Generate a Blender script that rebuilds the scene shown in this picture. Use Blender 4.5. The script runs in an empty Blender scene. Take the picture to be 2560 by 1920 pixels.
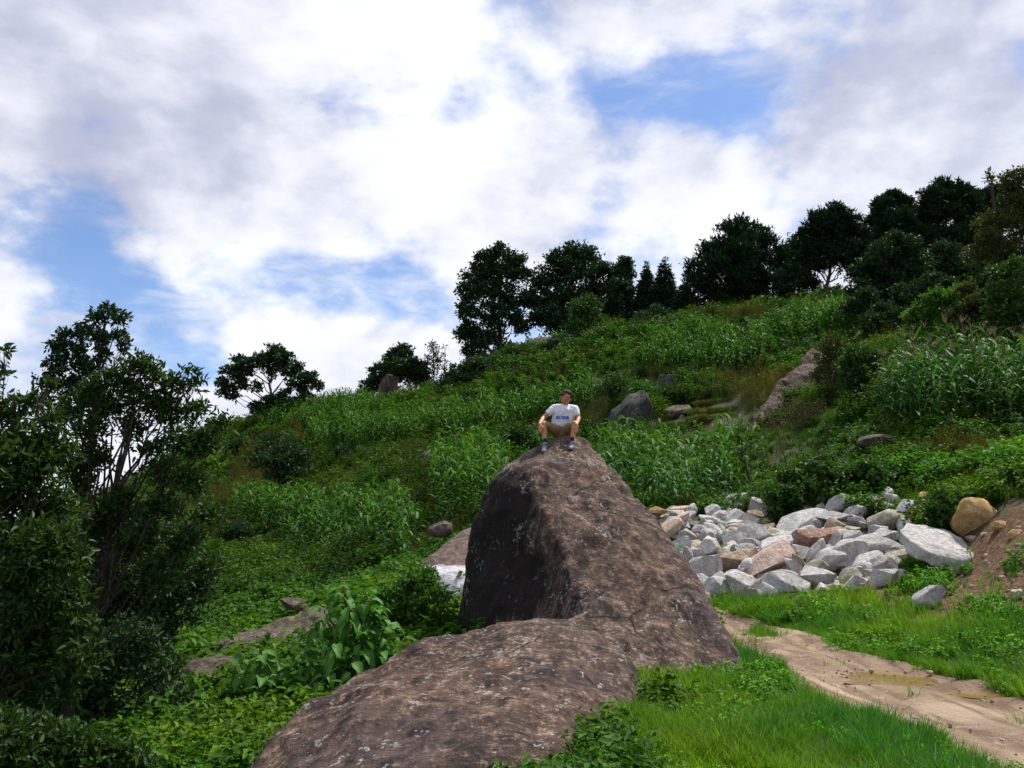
import bpy, bmesh, math, random
import numpy as np
from mathutils import Vector, Matrix, noise

R = math.radians
rng = np.random.default_rng(11)
random.seed(11)
scene = bpy.context.scene
COL = scene.collection

# ------------------------------------------------------------------ camera
F, CX, CY, HOR, CAMZ = 1971.0, 1280.0, 960.0, 1350.0, 1.6      # focal length etc. in 2560 px units
PITCH = math.atan((HOR - CY) / F)
cam_data = bpy.data.cameras.new('camera')
cam_data.sensor_width = 36.0
cam_data.lens = 36.0 * F / 2560.0
cam_data.clip_end = 8000.0
cam = bpy.data.objects.new('camera', cam_data)
cam.location = (0, 0, CAMZ)
cam.rotation_euler = (R(90) + PITCH, 0, 0)
COL.objects.link(cam)
scene.camera = cam


def at(u, v, Y):
    """world point seen at photo pixel (u, v) at forward distance Y"""
    dx, dz = (u - CX) / F, (CY - v) / F
    dy = math.cos(PITCH) - dz * math.sin(PITCH)
    z = math.sin(PITCH) + dz * math.cos(PITCH)
    return Vector((dx * Y / dy, Y, CAMZ + z * Y / dy))


def ray_dir(u, v):
    dx, dz = (u - CX) / F, (CY - v) / F
    return Vector((dx, math.cos(PITCH) - dz * math.sin(PITCH), math.sin(PITCH) + dz * math.cos(PITCH))).normalized()


# ------------------------------------------------------------------ light
SUN_AZ, SUN_EL = 52.0, 60.0                  # degrees from +Y towards +X, above the horizon
sd = Vector((math.sin(R(SUN_AZ)) * math.cos(R(SUN_EL)), math.cos(R(SUN_AZ)) * math.cos(R(SUN_EL)), math.sin(R(SUN_EL))))
sun_data = bpy.data.lights.new('sun', 'SUN')
sun_data.energy = 5.0
sun_data.angle = R(2.5)
sun_data.color = (1.0, 0.95, 0.87)
sun = bpy.data.objects.new('sun', sun_data)
sun.rotation_euler = sd.to_track_quat('Z', 'Y').to_euler()
sun.location = sd * 60
COL.objects.link(sun)

scene.view_settings.view_transform = 'Standard'
scene.view_settings.look = 'None'
scene.view_settings.exposure = 0.26
scene.view_settings.gamma = 1.0
scene.view_settings.use_curve_mapping = False
scene.render.engine = 'CYCLES'
scene.cycles.use_denoising = True
scene.cycles.max_bounces = 6
scene.cycles.diffuse_bounces = 3
scene.cycles.glossy_bounces = 2
scene.cycles.transmission_bounces = 4
scene.cycles.transparent_max_bounces = 4
scene.cycles.sample_clamp_indirect = 6.0


# ------------------------------------------------------------------ node helpers
class NT:
    def __init__(self, tree):
        self.t = tree
        self.t.nodes.clear()

    def n(self, kind, props=None, **inp):
        nd = self.t.nodes.new(kind)
        for k, v in (props or {}).items():
            setattr(nd, k, v)
        for k, v in inp.items():
            key = int(k[1:]) if k[0] == '_' and k[1:].isdigit() else k.replace('__', ' ')
            self.set(nd, key, v)
        return nd

    def set(self, nd, key, v):
        s = nd.inputs[key]
        if isinstance(v, bpy.types.NodeSocket):
            self.t.links.new(v, s)
        elif isinstance(v, bpy.types.Node):
            self.t.links.new(v.outputs[0], s)
        else:
            s.default_value = v

    def math(self, op, a, b=0.0, c=0.0, clamp=False):
        return self.n('ShaderNodeMath', {'operation': op, 'use_clamp': clamp}, _0=a, _1=b, _2=c).outputs[0]

    def vmath(self, op, a, b=(0, 0, 0)):
        nd = self.n('ShaderNodeVectorMath', {'operation': op}, _0=a, _1=b)
        return nd.outputs['Value'] if op in ('DISTANCE', 'DOT_PRODUCT', 'LENGTH') else nd.outputs[0]

    def mix(self, f, a, b, blend='MIX'):
        nd = self.n('ShaderNodeMix', {'data_type': 'RGBA', 'blend_type': blend})
        for k, v in ((0, f), (6, a), (7, b)):
            if not isinstance(v, (bpy.types.NodeSocket, bpy.types.Node)) and k > 0 and len(v) == 3:
                v = (*v, 1.0)
            self.set(nd, k, v)
        return nd.outputs[2]

    def smooth(self, v, lo, hi, a=0.0, b=1.0):
        nd = self.n('ShaderNodeMapRange', {'interpolation_type': 'SMOOTHSTEP'})
        for k, x in enumerate((v, lo, hi, a, b)):
            self.set(nd, k, x)
        return nd.outputs[0]

    def noise(self, vec, scale, detail=4.0, rough=0.55, dist=0.0):
        return self.n('ShaderNodeTexNoise', None, Vector=vec, Scale=scale, Detail=detail, Roughness=rough, Distortion=dist).outputs[0]


# ------------------------------------------------------------------ sky: Nishita with broken cloud
world = bpy.data.worlds.new('World')
scene.world = world
world.use_nodes = True
world.cycles.sampling_method = 'MANUAL'
world.cycles.sample_map_resolution = 512
w = NT(world.node_tree)
sky = w.n('ShaderNodeTexSky', {'sky_type': 'NISHITA', 'sun_disc': False, 'sun_elevation': R(SUN_EL), 'sun_rotation': R(SUN_AZ),
                              'air_density': 1.0, 'dust_density': 0.4, 'ozone_density': 2.0})
gen = w.n('ShaderNodeTexCoord').outputs['Generated']
sep = w.n('ShaderNodeSeparateXYZ', None, _0=gen)
dz_ = w.math('ADD', w.math('MAXIMUM', sep.outputs[2], 0.0), 0.75)
plane = w.n('ShaderNodeCombineXYZ', None, _0=w.math('DIVIDE', sep.outputs[0], dz_), _1=w.math('DIVIDE', sep.outputs[1], dz_), _2=w.math('MULTIPLY_ADD', sep.outputs[2], 0.9, 3.7)).outputs[0]
n_mid = w.noise(plane, 4.9, 9.0, 0.56, 0.10)
n_soft = w.noise(plane, 3.1, 2.5, 0.5, 0.2)


def lobes(start, rows):
    """adds soft round lobes: (pixel u, v, radius in pixels, amount)"""
    acc = start
    for (u, v, r_, amt) in rows:
        k = 2.0 * (F / r_) ** 2
        dd = w.vmath('DOT_PRODUCT', gen, tuple(ray_dir(u, v)))
        acc = w.math('MULTIPLY_ADD', w.math('EXPONENT', w.math('MULTIPLY_ADD', dd, k, -k)), amt, acc)
    return acc


# the cloud banks and the blue gaps of this sky
BANKS = [(350, 130, 480, .20), (1050, 170, 430, .20), (580, 470, 190, .18), (1030, 480, 100, .16), (110, 390, 120, .12), (1330, 480, 150, .12),
         (2350, 280, 480, .15), (1800, 540, 210, .16), (830, 870, 330, .17), (0, 930, 170, .16), (330, 930, 90, .12),
         (100, 530, 220, -.23), (300, 400, 70, -.16), (1560, 390, 120, -.16), (1690, 280, 110, -.12), (1480, 600, 100, -.09), (1830, 275, 85, -.10), (1520, 530, 110, -.12), (1450, 600, 110, -.10), (1860, 270, 90, -.12), (270, 640, 110, -.10), (1640, 645, 95, -.32), (430, 800, 140, -.32),
         (500, 930, 80, -.22), (600, 600, 150, -.24), (300, 650, 190, -.16), (560, 700, 130, -.08), (740, 620, 110, -.10), (1000, 640, 150, -.13), (1000, 722, 60, -.16), (1700, 380, 60, .10), (1590, 560, 70, .10)]
dens = lobes(w.math('MULTIPLY_ADD', n_mid, 1.75, -0.33), BANKS)
mask = w.smooth(dens, 0.34, 0.64)
# thin streaky veil low over the horizon
veil = w.noise(w.vmath('MULTIPLY', gen, (2.2, 2.2, 9.0)), 2.1, 6.0, 0.6, 0.3)
veil = w.math('MULTIPLY', w.smooth(veil, 0.42, 0.66), w.smooth(sep.outputs[2], 0.75, 0.30, 0.35, 0.75))
mask = w.math('MAXIMUM', mask, w.math('MULTIPLY', veil, w.smooth(dens, 0.16, 0.36)))
# sun-side edges bright, thick middles grey
sunp = (sd.x / (sd.z + .75) * .16, sd.y / (sd.z + .75) * .16, 0)
n_off = w.noise(w.vmath('ADD', plane, sunp), 4.9, 6.0, 0.55, 0.10)
tone = w.math('MULTIPLY_ADD', w.math('SUBTRACT', n_mid, n_off), 2.6, 0.52)
tone = w.math('MULTIPLY_ADD', w.math('SUBTRACT', n_soft, 0.5), 0.7, tone)
tone = lobes(tone, [(280, 240, 340, -.20), (720, 430, 230, -.30), (2450, 400, 300, -.12), (2000, 240, 120, -.22),
                    (1010, 120, 300, .50), (1190, 340, 140, .28), (850, 870, 380, .32), (10, 900, 150, .3), (1800, 560, 220, .25), (1030, 480, 90, .2)])
tone = w.smooth(tone, -0.05, 1.05)
SKY_S = 0.10
cloud = w.mix(tone, tuple(c / SKY_S for c in (0.45, 0.47, 0.60)), tuple(c / SKY_S for c in (0.88, 0.895, 0.95)))
blue = w.mix(1.0, sky.outputs[0], (1.0, 1.17, 1.40), 'MULTIPLY')
skyc = w.mix(w.math('MULTIPLY_ADD', mask, 0.88, 0.08), blue, cloud)
bg = w.n('ShaderNodeBackground', None, Color=skyc, Strength=SKY_S)
out = w.n('ShaderNodeOutputWorld', None, Surface=bg)


# ------------------------------------------------------------------ object helpers
def link(o, parent=None):
    COL.objects.link(o)
    if parent is not None:
        o.parent = parent
    return o


def obj(name, me, mat=None, parent=None, loc=None):
    o = bpy.data.objects.new(name, me)
    if mat is not None and me is not None and not me.materials:
        me.materials.append(mat)
    if loc is not None:
        o.location = loc
    return link(o, parent)


def tag(o, label=None, cat=None, group=None, kind=None):
    for k, v in (('label', label), ('category', cat), ('group', group), ('kind', kind)):
        if v:
            o[k] = v
    return o


def thing(name, label, cat, loc=(0, 0, 0), group=None):
    o = bpy.data.objects.new(name, None)
    o.location = loc
    o.empty_display_size = 0.2
    link(o)
    return tag(o, label, cat, group)


def mesh_np(name, V, Fs, lv=None, smooth=False):
    """V (n,3), Fs: list of (m,k) index arrays; lv: optional per-vertex float"""
    me = bpy.data.meshes.new(name)
    V = np.asarray(V, dtype=np.float32)
    me.vertices.add(len(V))
    me.vertices.foreach_set('co', V.ravel())
    idx, starts, s = [], [], 0
    for f in Fs:
        f = np.asarray(f, dtype=np.int32)
        if f.size == 0:
            continue
        idx.append(f.ravel())
        starts.append(s + np.arange(len(f), dtype=np.int32) * f.shape[1])
        s += f.size
    if idx:
        idx = np.concatenate(idx)
        starts = np.concatenate(starts)
        me.loops.add(len(idx))
        me.loops.foreach_set('vertex_index', idx)
        me.polygons.add(len(starts))
        me.polygons.foreach_set('loop_start', starts)
    me.update(calc_edges=True)
    if lv is not None:
        a = me.attributes.new('lv', 'FLOAT', 'POINT')
        a.data.foreach_set('value', np.asarray(lv, dtype=np.float32))
    if smooth:
        me.polygons.foreach_set('use_smooth', np.ones(len(me.polygons), dtype=bool))
    return me


class Acc:
    """collects vertices and faces of one mesh"""
    def __init__(self):
        self.V, self.Q, self.T, self.L, self.n = [], [], [], [], 0

    def add(self, V, F, lv=0.5):
        V = np.asarray(V, dtype=float)
        F = np.asarray(F, dtype=int) + self.n
        self.V.append(V)
        (self.Q if F.shape[1] == 4 else self.T).append(F)
        self.L.append(np.full(len(V), lv) if np.isscalar(lv) else np.asarray(lv))
        self.n += len(V)

    def build(self, name, smooth=False):
        return mesh_np(name, np.concatenate(self.V), [np.concatenate(x) for x in (self.Q, self.T) if x], np.concatenate(self.L), smooth)


def unit(a):
    return a / (np.linalg.norm(a, axis=-1, keepdims=True) + 1e-9)


def tube(acc, pts, rad, sides=6, lv=0.5):
    pts = np.asarray(pts, float)
    n = len(pts)
    rad = np.linspace(rad[0], rad[1], n) if len(rad) == 2 and n != 2 else np.asarray(rad, float)
    d = unit(np.gradient(pts, axis=0))
    ref = np.array([0, 0, 1.0]) if abs(d[0][2]) < .9 else np.array([1.0, 0, 0])
    s = unit(np.cross(d, ref))
    t = np.cross(d, s)
    a = np.linspace(0, 2 * np.pi, sides, endpoint=False)
    V = pts[:, None, :] + rad[:, None, None] * (np.cos(a)[None, :, None] * s[:, None, :] + np.sin(a)[None, :, None] * t[:, None, :])
    V = V.reshape(-1, 3)
    i, j = np.meshgrid(np.arange(n - 1), np.arange(sides), indexing='ij')
    j2 = (j + 1) % sides
    Q = np.stack([i * sides + j, i * sides + j2, (i + 1) * sides + j2, (i + 1) * sides + j], -1).reshape(-1, 4)
    acc.add(V, Q, lv)


def bent(p0, p1, n, wob, sag=0.0):
    """a wobbly polyline between two points"""
    p0, p1 = np.asarray(p0, float), np.asarray(p1, float)
    t = np.linspace(0, 1, n)[:, None]
    L = np.linalg.norm(p1 - p0)
    P = p0 + (p1 - p0) * t
    k = rng.normal(0, wob * L, (n, 3)) * np.sin(np.pi * t)
    P += k
    P[:, 2] += sag * L * np.sin(np.pi * t[:, 0])
    return P


def leaf_faces(n, V):
    """V: (n,6,3) or (n,4,3)"""
    k = V.shape[1]
    b = np.arange(n)[:, None] * k
    if k == 4:
        f = np.concatenate([b + [[0, 1, 2]], b + [[0, 2, 3]]])
    else:                                                   # 6: base, l1, l2, tip, r2, r1 folded on the midrib
        f = np.concatenate([b + [[0, 1, 2, 3]], b + [[0, 3, 4, 5]]])
    return f


def leaf_cloud(C, D, U, S, wid=0.45, k=4, droop=0.12):
    """leaves based at C pointing along D, normal about U, length S"""
    n = len(C)
    D = unit(D)
    side = unit(np.cross(D, U))
    U = np.cross(side, D)
    S = np.asarray(S)[:, None]
    if k == 4:
        T = [(0, 0, 0), (.42, wid / 2, .10), (1, 0, -droop), (.42, -wid / 2, .10)]
    else:
        T = [(0, 0, 0), (.25, wid * .42, .07), (.62, wid * .38, .04), (1, 0, -droop), (.62, -wid * .38, .04), (.25, -wid * .42, .07)]
    V = np.stack([C + S * (x * D + y * side + z * U) for (x, y, z) in T], axis=1)
    return V


def rdirs(n, up=0.0):
    d = rng.normal(0, 1, (n, 3))
    d = unit(d)
    d[:, 2] += up
    return unit(d)


# ------------------------------------------------------------------ terrain
# ground control points: photo pixel and forward distance
CTRL = [(2200, 1500, 15.0), (2000, 1500, 16), (1750, 1500, 17), (1560, 1500, 18), (2560, 1510, 12.5), (2500, 1400, 14.5), (2555, 1270, 16), (2440, 1420, 15.5), (2330, 1440, 16.5),
        (2700, 1500, 11), (2700, 1300, 15), (2420, 1230, 19.5), (2560, 1190, 19),
        (1700, 1400, 19.5), (1500, 1400, 20), (2000, 1370, 20), (1650, 1300, 22.5), (2100, 1285, 22.0), (2250, 1240, 22.5), (1900, 1300, 24), (2250, 1150, 25), (2480, 1140, 24),
        (2350, 1085, 27), (2560, 1090, 27), (2700, 1090, 27), (2300, 1010, 31), (2520, 1000, 31),
        (1700, 1280, 29), (1850, 1260, 28), (1950, 1180, 33), (1700, 1180, 39), (1550, 1150, 43), (1800, 1115, 43), (1500, 1240, 33),
        (1760, 1000, 52), (1850, 1060, 46), (1950, 1000, 47), (2050, 960, 47), (2100, 1100, 33), (1650, 960, 58), (1850, 940, 60), (1600, 900, 66), (1960, 880, 62),
        (2150, 900, 50), (2250, 950, 38), (2450, 930, 37), (2600, 920, 36), (2350, 860, 46), (2500, 820, 48), (2650, 800, 48),
        (2100, 800, 76), (1950, 790, 80), (1750, 790, 84), (1500, 830, 88), (1350, 870, 92), (1250, 900, 94), (1850, 765, 90), (2050, 745, 90), (2200, 735, 92), (2400, 700, 92), (2650, 650, 95),
        (1450, 1080, 56), (1330, 1140, 47), (1200, 1070, 62), (1100, 1100, 62), (1000, 1160, 55), (1100, 1210, 45), (900, 1190, 55), (1020, 1310, 37), (1180, 1310, 31), (1300, 1300, 28),
        (900, 1410, 34), (720, 1390, 42), (700, 1260, 56), (650, 1110, 80), (520, 1140, 88), (800, 1060, 82), (950, 1010, 90), (1150, 960, 90), (650, 1040, 98), (820, 1018, 98), (500, 1080, 102),
        (400, 1300, 62), (250, 1400, 52), (100, 1500, 42), (-200, 1500, 42), (330, 1230, 100), (150, 1330, 100), (-100, 1380, 90),
        (820, 1520, 24), (600, 1520, 27), (450, 1620, 21), (700, 1690, 15), (560, 1800, 11), (640, 1930, 8), (300, 1930, 9.5), (100, 1800, 14), (-200, 1900, 10), (250, 1650, 22), (350, 1500, 35),
        (1000, 1570, 16.5), (1130, 1560, 17), (1000, 1480, 21), (1250, 1480, 20)]
P = [tuple(at(*c)) for c in CTRL]
P += [(x, y, 0.0) for (x, y) in ((.6, 2), (.8, 4), (.9, 6), (2, 2), (2, 4), (2, 6.5), (2.2, 8.5), (2.6, 10.5), (3.4, 13), (3.5, 4), (4, 6), (4.2, 8), (4.4, 10), (5, 3), (6, 5), (5.6, 8), (0.5, 8.5), (0.6, 12), (1.2, 14))]
P += [(8, 6, .25), (9, 8, .6), (8.5, 4, .2), (-1.2, 2, -.15), (-1.6, 4, -.35), (-4, 2, -.9), (-3.2, 5, -.9), (-0.6, 4.6, -.2), (-0.5, 7, -.3), (-2.2, 8.5, -.6)]
for az in range(-50, 51, 10):                              # the far side of the ridge falls away
    zr = {-50: -6, -40: -4, -30: 0, -20: 6, -10: 9, 0: 14, 10: 18, 20: 22, 30: 25, 40: 27, 50: 27}[az]
    for r_, zz in ((135, zr), (200, zr - 12), (420, -25), (2600, -40)):
        P.append((math.sin(R(az)) * r_, math.cos(R(az)) * r_, zz))
P = np.array(P)


def polar(x, y):
    r_ = np.maximum(np.hypot(x, y), 1.6)
    az = np.degrees(np.arctan2(x, y))
    return np.clip(az, -52, 52) / 9.0, np.log(r_) * 2.6, r_


_a, _l, _r = polar(P[:, 0], P[:, 1])
_e = (P[:, 2] - CAMZ) / _r
_K = np.hypot(_a[:, None] - _a[None], _l[:, None] - _l[None])
_n = len(P)
_M = np.zeros((_n + 1, _n + 1))
_M[:_n, :_n] = -_K + np.eye(_n) * 0.02
_M[:_n, _n] = 1
_M[_n, :_n] = 1
_W = np.linalg.solve(_M, np.append(_e, 0))


def gz(x, y):
    """ground height"""
    x, y = np.atleast_1d(np.asarray(x, float)), np.atleast_1d(np.asarray(y, float))
    a, l, r_ = polar(x, y)
    out_ = np.empty(len(x))
    for s in range(0, len(x), 20000):
        e = slice(s, s + 20000)
        K = np.hypot(a[e, None] - _a[None], l[e, None] - _l[None])
        out_[e] = -K @ _W[:_n] + _W[_n]
    z = CAMZ + out_ * r_
    bump = np.clip((r_ - 9) / 30, 0, 1) * 0.35
    z = z + bump * (np.sin(x * .83 + np.sin(y * .41) * 1.7) * np.sin(y * .67 + np.sin(x * .37) * 1.3) + .5 * np.sin(x * 2.1 + y * 1.3) * np.sin(y * 1.9 - x * .7))
    back = np.clip((np.abs(np.degrees(np.arctan2(x, y))) - 60) / 60, 0, 1)
    return z * (1 - back) + back * np.clip(-0.02 * (r_ - 10), -6, 0)


def g1(x, y):
    return float(gz(x, y)[0])


_steps = np.exp(np.linspace(math.log(3.0), math.log(140), 500))


def hit(u, v):
    """where the view ray of a photo pixel meets the ground"""
    d = ray_dir(u, v)
    h = math.hypot(d.x, d.y)
    x, y, z = d.x / h * _steps, d.y / h * _steps, CAMZ + d.z / h * _steps
    k = np.nonzero(z < gz(x, y))[0]
    i = k[0] if len(k) else len(_steps) - 1
    return np.array([x[i], y[i]])


def poly(*px):
    return np.array([hit(u, v) for (u, v) in px])


def inside(pts, pg):
    x, y = pts[:, 0], pts[:, 1]
    r_ = np.zeros(len(pts), bool)
    j = len(pg) - 1
    for i in range(len(pg)):
        xi, yi, xj, yj = *pg[i], *pg[j]
        c = ((yi > y) != (yj > y)) & (x < (xj - xi) * (y - yi) / (yj - yi + 1e-12) + xi)
        r_ ^= c
        j = i
    return r_


# ------------------------------------------------------------------ materials
def new_mat(name):
    m = bpy.data.materials.new(name)
    m.use_nodes = True
    return m, NT(m.node_tree)


def finish(m, t, color, rough=0.9, bump=None, strength=0.4, dist=0.02, spec=0.25):
    b = t.n('ShaderNodeBsdfPrincipled')
    t.set(b, 'Base Color', color)
    t.set(b, 'Roughness', rough)
    t.set(b, 'Specular IOR Level', spec)
    if bump is not None:
        bn = t.n('ShaderNodeBump', None, Strength=strength, Distance=dist, Height=bump)
        t.set(b, 'Normal', bn.outputs[0])
    t.n('ShaderNodeOutputMaterial', None, Surface=b)
    return m


def plain(name, c, rough=0.8, var=0.15, scale=30.0, spec=0.25, bump=0.15):
    m, t = new_mat(name)
    co = t.n('ShaderNodeTexCoord').outputs['Object']
    nz = t.noise(co, scale, 4)
    col = t.mix(nz, tuple(x * (1 - var) for x in c), tuple(x * (1 + var) for x in c))
    return finish(m, t, col, rough, nz, bump, 0.005, spec)


def leaf_mat(name, ca, cb, trans=0.35, rough=0.5, tint=False, spec=0.3):
    m, t = new_mat(name)
    lv = t.n('ShaderNodeAttribute', {'attribute_name': 'lv'}).outputs['Fac']
    col = t.mix(lv, ca, cb)
    if tint:
        tn = t.n('ShaderNodeAttribute', {'attribute_name': 'tint', 'attribute_type': 'INSTANCER'}).outputs['Vector']
        col = t.mix(1.0, col, tn, 'MULTIPLY')
    b = t.n('ShaderNodeBsdfPrincipled', None, Roughness=rough)
    t.set(b, 'Base Color', col)
    t.set(b, 'Specular IOR Level', spec)
    tr = t.n('ShaderNodeBsdfTranslucent', None, Color=t.mix(1.0, col, (1.0, 1.15, .55), 'MULTIPLY'))
    mx = t.n('ShaderNodeMixShader', None, _0=trans, _1=b.outputs[0], _2=tr.outputs[0])
    t.n('ShaderNodeOutputMaterial', None, Surface=mx)
    return m


def rock_mat(name, dark, mid, light, grain=26.0, lichen=0.0, streak=0.0, rnd=0.0, moss=0.0, bump=0.6, patch=0.9, cracks=False, stain_shade=()):
    m, t = new_mat(name)
    co = t.n('ShaderNodeTexCoord').outputs['Object']
    big = t.noise(co, patch, 6, .62, .4)
    med = t.noise(co, patch * 5.5, 5, .65)
    fine = t.noise(co, grain, 4, .7)
    grit = t.noise(co, grain * 3.4, 3, .7)
    col = t.mix(t.smooth(t.math('ADD', t.math('MULTIPLY', big, .6), t.math('MULTIPLY', med, .4)), .38, .60), dark, mid)
    col = t.mix(t.math('MULTIPLY', t.smooth(t.math('MULTIPLY_ADD', fine, .6, t.math('MULTIPLY', med, .4)), .49, .63), .8), col, light)
    col = t.mix(t.math('MULTIPLY', t.smooth(grit, .53, .68), .75), col, tuple(c * .28 for c in dark))
    if cracks:                                               # broad weathering zones, grey crust and rusty patches
        z1, z2 = t.noise(co, .32, 3, .5, .6), t.noise(t.vmath('ADD', co, (9, 4, 2)), .55, 5, .6, .8)
        col = t.mix(t.math('MULTIPLY', t.smooth(z1, .46, .60), .55), col, (.070, .052, .055))
        col = t.mix(t.math('MULTIPLY', t.math('MULTIPLY', t.smooth(z2, .54, .66), t.smooth(fine, .42, .60)), .4), col, (.28, .235, .20))
        col = t.mix(t.math('MULTIPLY', t.smooth(t.noise(t.vmath('ADD', co, (3, 8, 5)), .8, 4, .6), .60, .70), .45), col, (.16, .085, .05))
    if streak:
        mp = t.n('ShaderNodeMapping', None, Vector=co, Scale=(2.4, 2.4, .22)).outputs[0]
        st = t.noise(mp, 2.2, 5, .6)
        col = t.mix(t.math('MULTIPLY', t.smooth(st, .48, .62), streak), col, tuple(c * .3 for c in dark))
    if stain_shade:                                                # black algae runs, with the steep side's shade painted into them
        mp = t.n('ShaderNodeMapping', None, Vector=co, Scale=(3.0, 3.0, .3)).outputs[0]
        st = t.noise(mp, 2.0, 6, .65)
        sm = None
        for (c_, r_) in stain_shade:
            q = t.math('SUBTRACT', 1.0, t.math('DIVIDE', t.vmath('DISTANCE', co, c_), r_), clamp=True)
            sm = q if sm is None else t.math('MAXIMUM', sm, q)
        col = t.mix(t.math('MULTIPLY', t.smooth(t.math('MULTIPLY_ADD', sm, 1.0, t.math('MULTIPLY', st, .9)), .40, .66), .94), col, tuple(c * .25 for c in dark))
    if cracks:
        wv = t.vmath('ADD', co, t.vmath('MULTIPLY', t.n('ShaderNodeTexNoise', None, Vector=co, Scale=1.4, Detail=5.0).outputs[1], (.5, .5, .5)))
        vc = t.n('ShaderNodeTexVoronoi', {'feature': 'DISTANCE_TO_EDGE'}, Vector=wv, Scale=.55)
        ck = t.math('MULTIPLY', t.smooth(vc.outputs['Distance'], .012, .003), t.smooth(t.noise(co, .7, 2), .5, .6))
        col = t.mix(t.math('MULTIPLY', ck, .85), col, tuple(c * .2 for c in dark))
    if lichen:
        vo = t.n('ShaderNodeTexVoronoi', {'feature': 'F1'}, Vector=t.vmath('ADD', co, t.n('ShaderNodeTexNoise', None, Vector=co, Scale=9.0).outputs[1]), Scale=3.0)
        keep = t.smooth(t.noise(co, 1.3, 3), .44, .58)
        sp = t.math('MULTIPLY', t.smooth(vo.outputs['Distance'], .30, .18), keep)
        col = t.mix(t.math('MULTIPLY', t.math('MULTIPLY', sp, t.smooth(grit, .36, .52)), lichen), col, (.50, .48, .44))
    if moss:
        nrm = t.n('ShaderNodeNewGeometry').outputs['Normal']
        up = t.n('ShaderNodeSeparateXYZ', None, _0=nrm).outputs[2]
        mk = t.math('MULTIPLY', t.smooth(up, .3, .8), t.smooth(t.math('ADD', t.math('MULTIPLY', big, .5), t.math('MULTIPLY', med, .5)), .46, .58))
        col = t.mix(t.math('MULTIPLY', mk, moss), col, (.06, .085, .018))
    if rnd:
        rv = t.n('ShaderNodeObjectInfo').outputs['Random']
        hs = t.n('ShaderNodeHueSaturation', None, Value=t.math('MULTIPLY_ADD', rv, rnd, 1 - rnd * .5), Color=col)
        col = hs.outputs[0]
    h = t.math('ADD', t.math('MULTIPLY', med, .8), t.math('ADD', t.math('MULTIPLY', fine, .35), t.math('MULTIPLY', grit, .18)))
    return finish(m, t, col, .92, h, bump, .08, .2)


M = {}
M['boulder'] = rock_mat('boulder_rock', (.040, .026, .023), (.130, .082, .060), (.33, .235, .168), 20, .55, .45, bump=.9, cracks=True, stain_shade=[(tuple(at(1300, 1330, 12.9)), 1.15), (tuple(at(1260, 1470, 12.9)), 1.25), (tuple(at(1370, 1480, 11.9)), .75)])
M['rock_brown'] = rock_mat('brown_rock', (.05, .036, .032), (.12, .085, .07), (.25, .19, .155), 14, .4, .3, .3, .5)
M['rock_grey'] = rock_mat('weathered_grey_rock', (.026, .026, .025), (.07, .067, .063), (.15, .145, .135), 10, .5, .5, .2, .5)
M['granite'] = rock_mat('pale_granite', (.42, .395, .37), (.61, .58, .55), (.80, .77, .735), 30, 0, .25, .34, 0, 1.0, 2.2)
M['granite_tan'] = rock_mat('tan_granite', (.26, .19, .13), (.42, .32, .23), (.60, .49, .37), 24, 0, 0, .2, 0, .7, 1.6)
M['granite_pink'] = rock_mat('pink_granite', (.40, .27, .20), (.56, .42, .34), (.70, .58, .50), 24, 0, 0, .1, 0, .7, 1.6)
M['granite_red'] = rock_mat('reddish_granite', (.17, .085, .06), (.28, .15, .11), (.46, .34, .29), 20, 0, 0, .1, 0, .7, 1.6)
M['granite_olive'] = rock_mat('olive_grey_granite', (.25, .23, .17), (.40, .37, .29), (.55, .52, .44), 24, 0, 0, .2, 0, .7, 1.6)
M['rock_yellow'] = rock_mat('yellow_rock', (.33, .20, .075), (.52, .34, .15), (.66, .48, .27), 22, 0, 0, .15, 0, .8, 1.2)
M['bark'] = rock_mat('bark', (.03, .024, .018), (.075, .06, .045), (.13, .11, .085), 18, .25, .6, 0, 0, .8, 2.0)
M['bark_pale'] = rock_mat('pale_bark', (.06, .05, .04), (.13, .115, .09), (.21, .19, .15), 18, .3, .6, 0, 0, .8, 2.0)

# ground: soil under plants, bare reddish earth on the cut bank
m, t = new_mat('ground_soil')
co = t.n('ShaderNodeTexCoord').outputs['Object']
nb, nf = t.noise(co, .35, 5, .6), t.noise(co, 6, 6, .65)
col = t.mix(t.smooth(nb, .4, .62), (.022, .032, .010), (.045, .050, .016))
col = t.mix(t.smooth(nf, .45, .7), col, (.06, .055, .025))
bank = at(2540, 1370, 14.0)
bd = t.vmath('DISTANCE', t.vmath('MULTIPLY', co, (1, .75, 1.0)), (bank.x, bank.y * .75, bank.z))
bm_ = t.smooth(t.math('MULTIPLY_ADD', t.math('SUBTRACT', nf, .5), 2.2, bd), 3.1, 1.9)
soil = t.mix(t.smooth(t.noise(co, 9, 5, .7), .4, .65), (.060, .028, .013), (.17, .092, .042))
col = t.mix(bm_, col, soil)
M['ground'] = finish(m, t, col, .95, nf, .8, .08)

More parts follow.
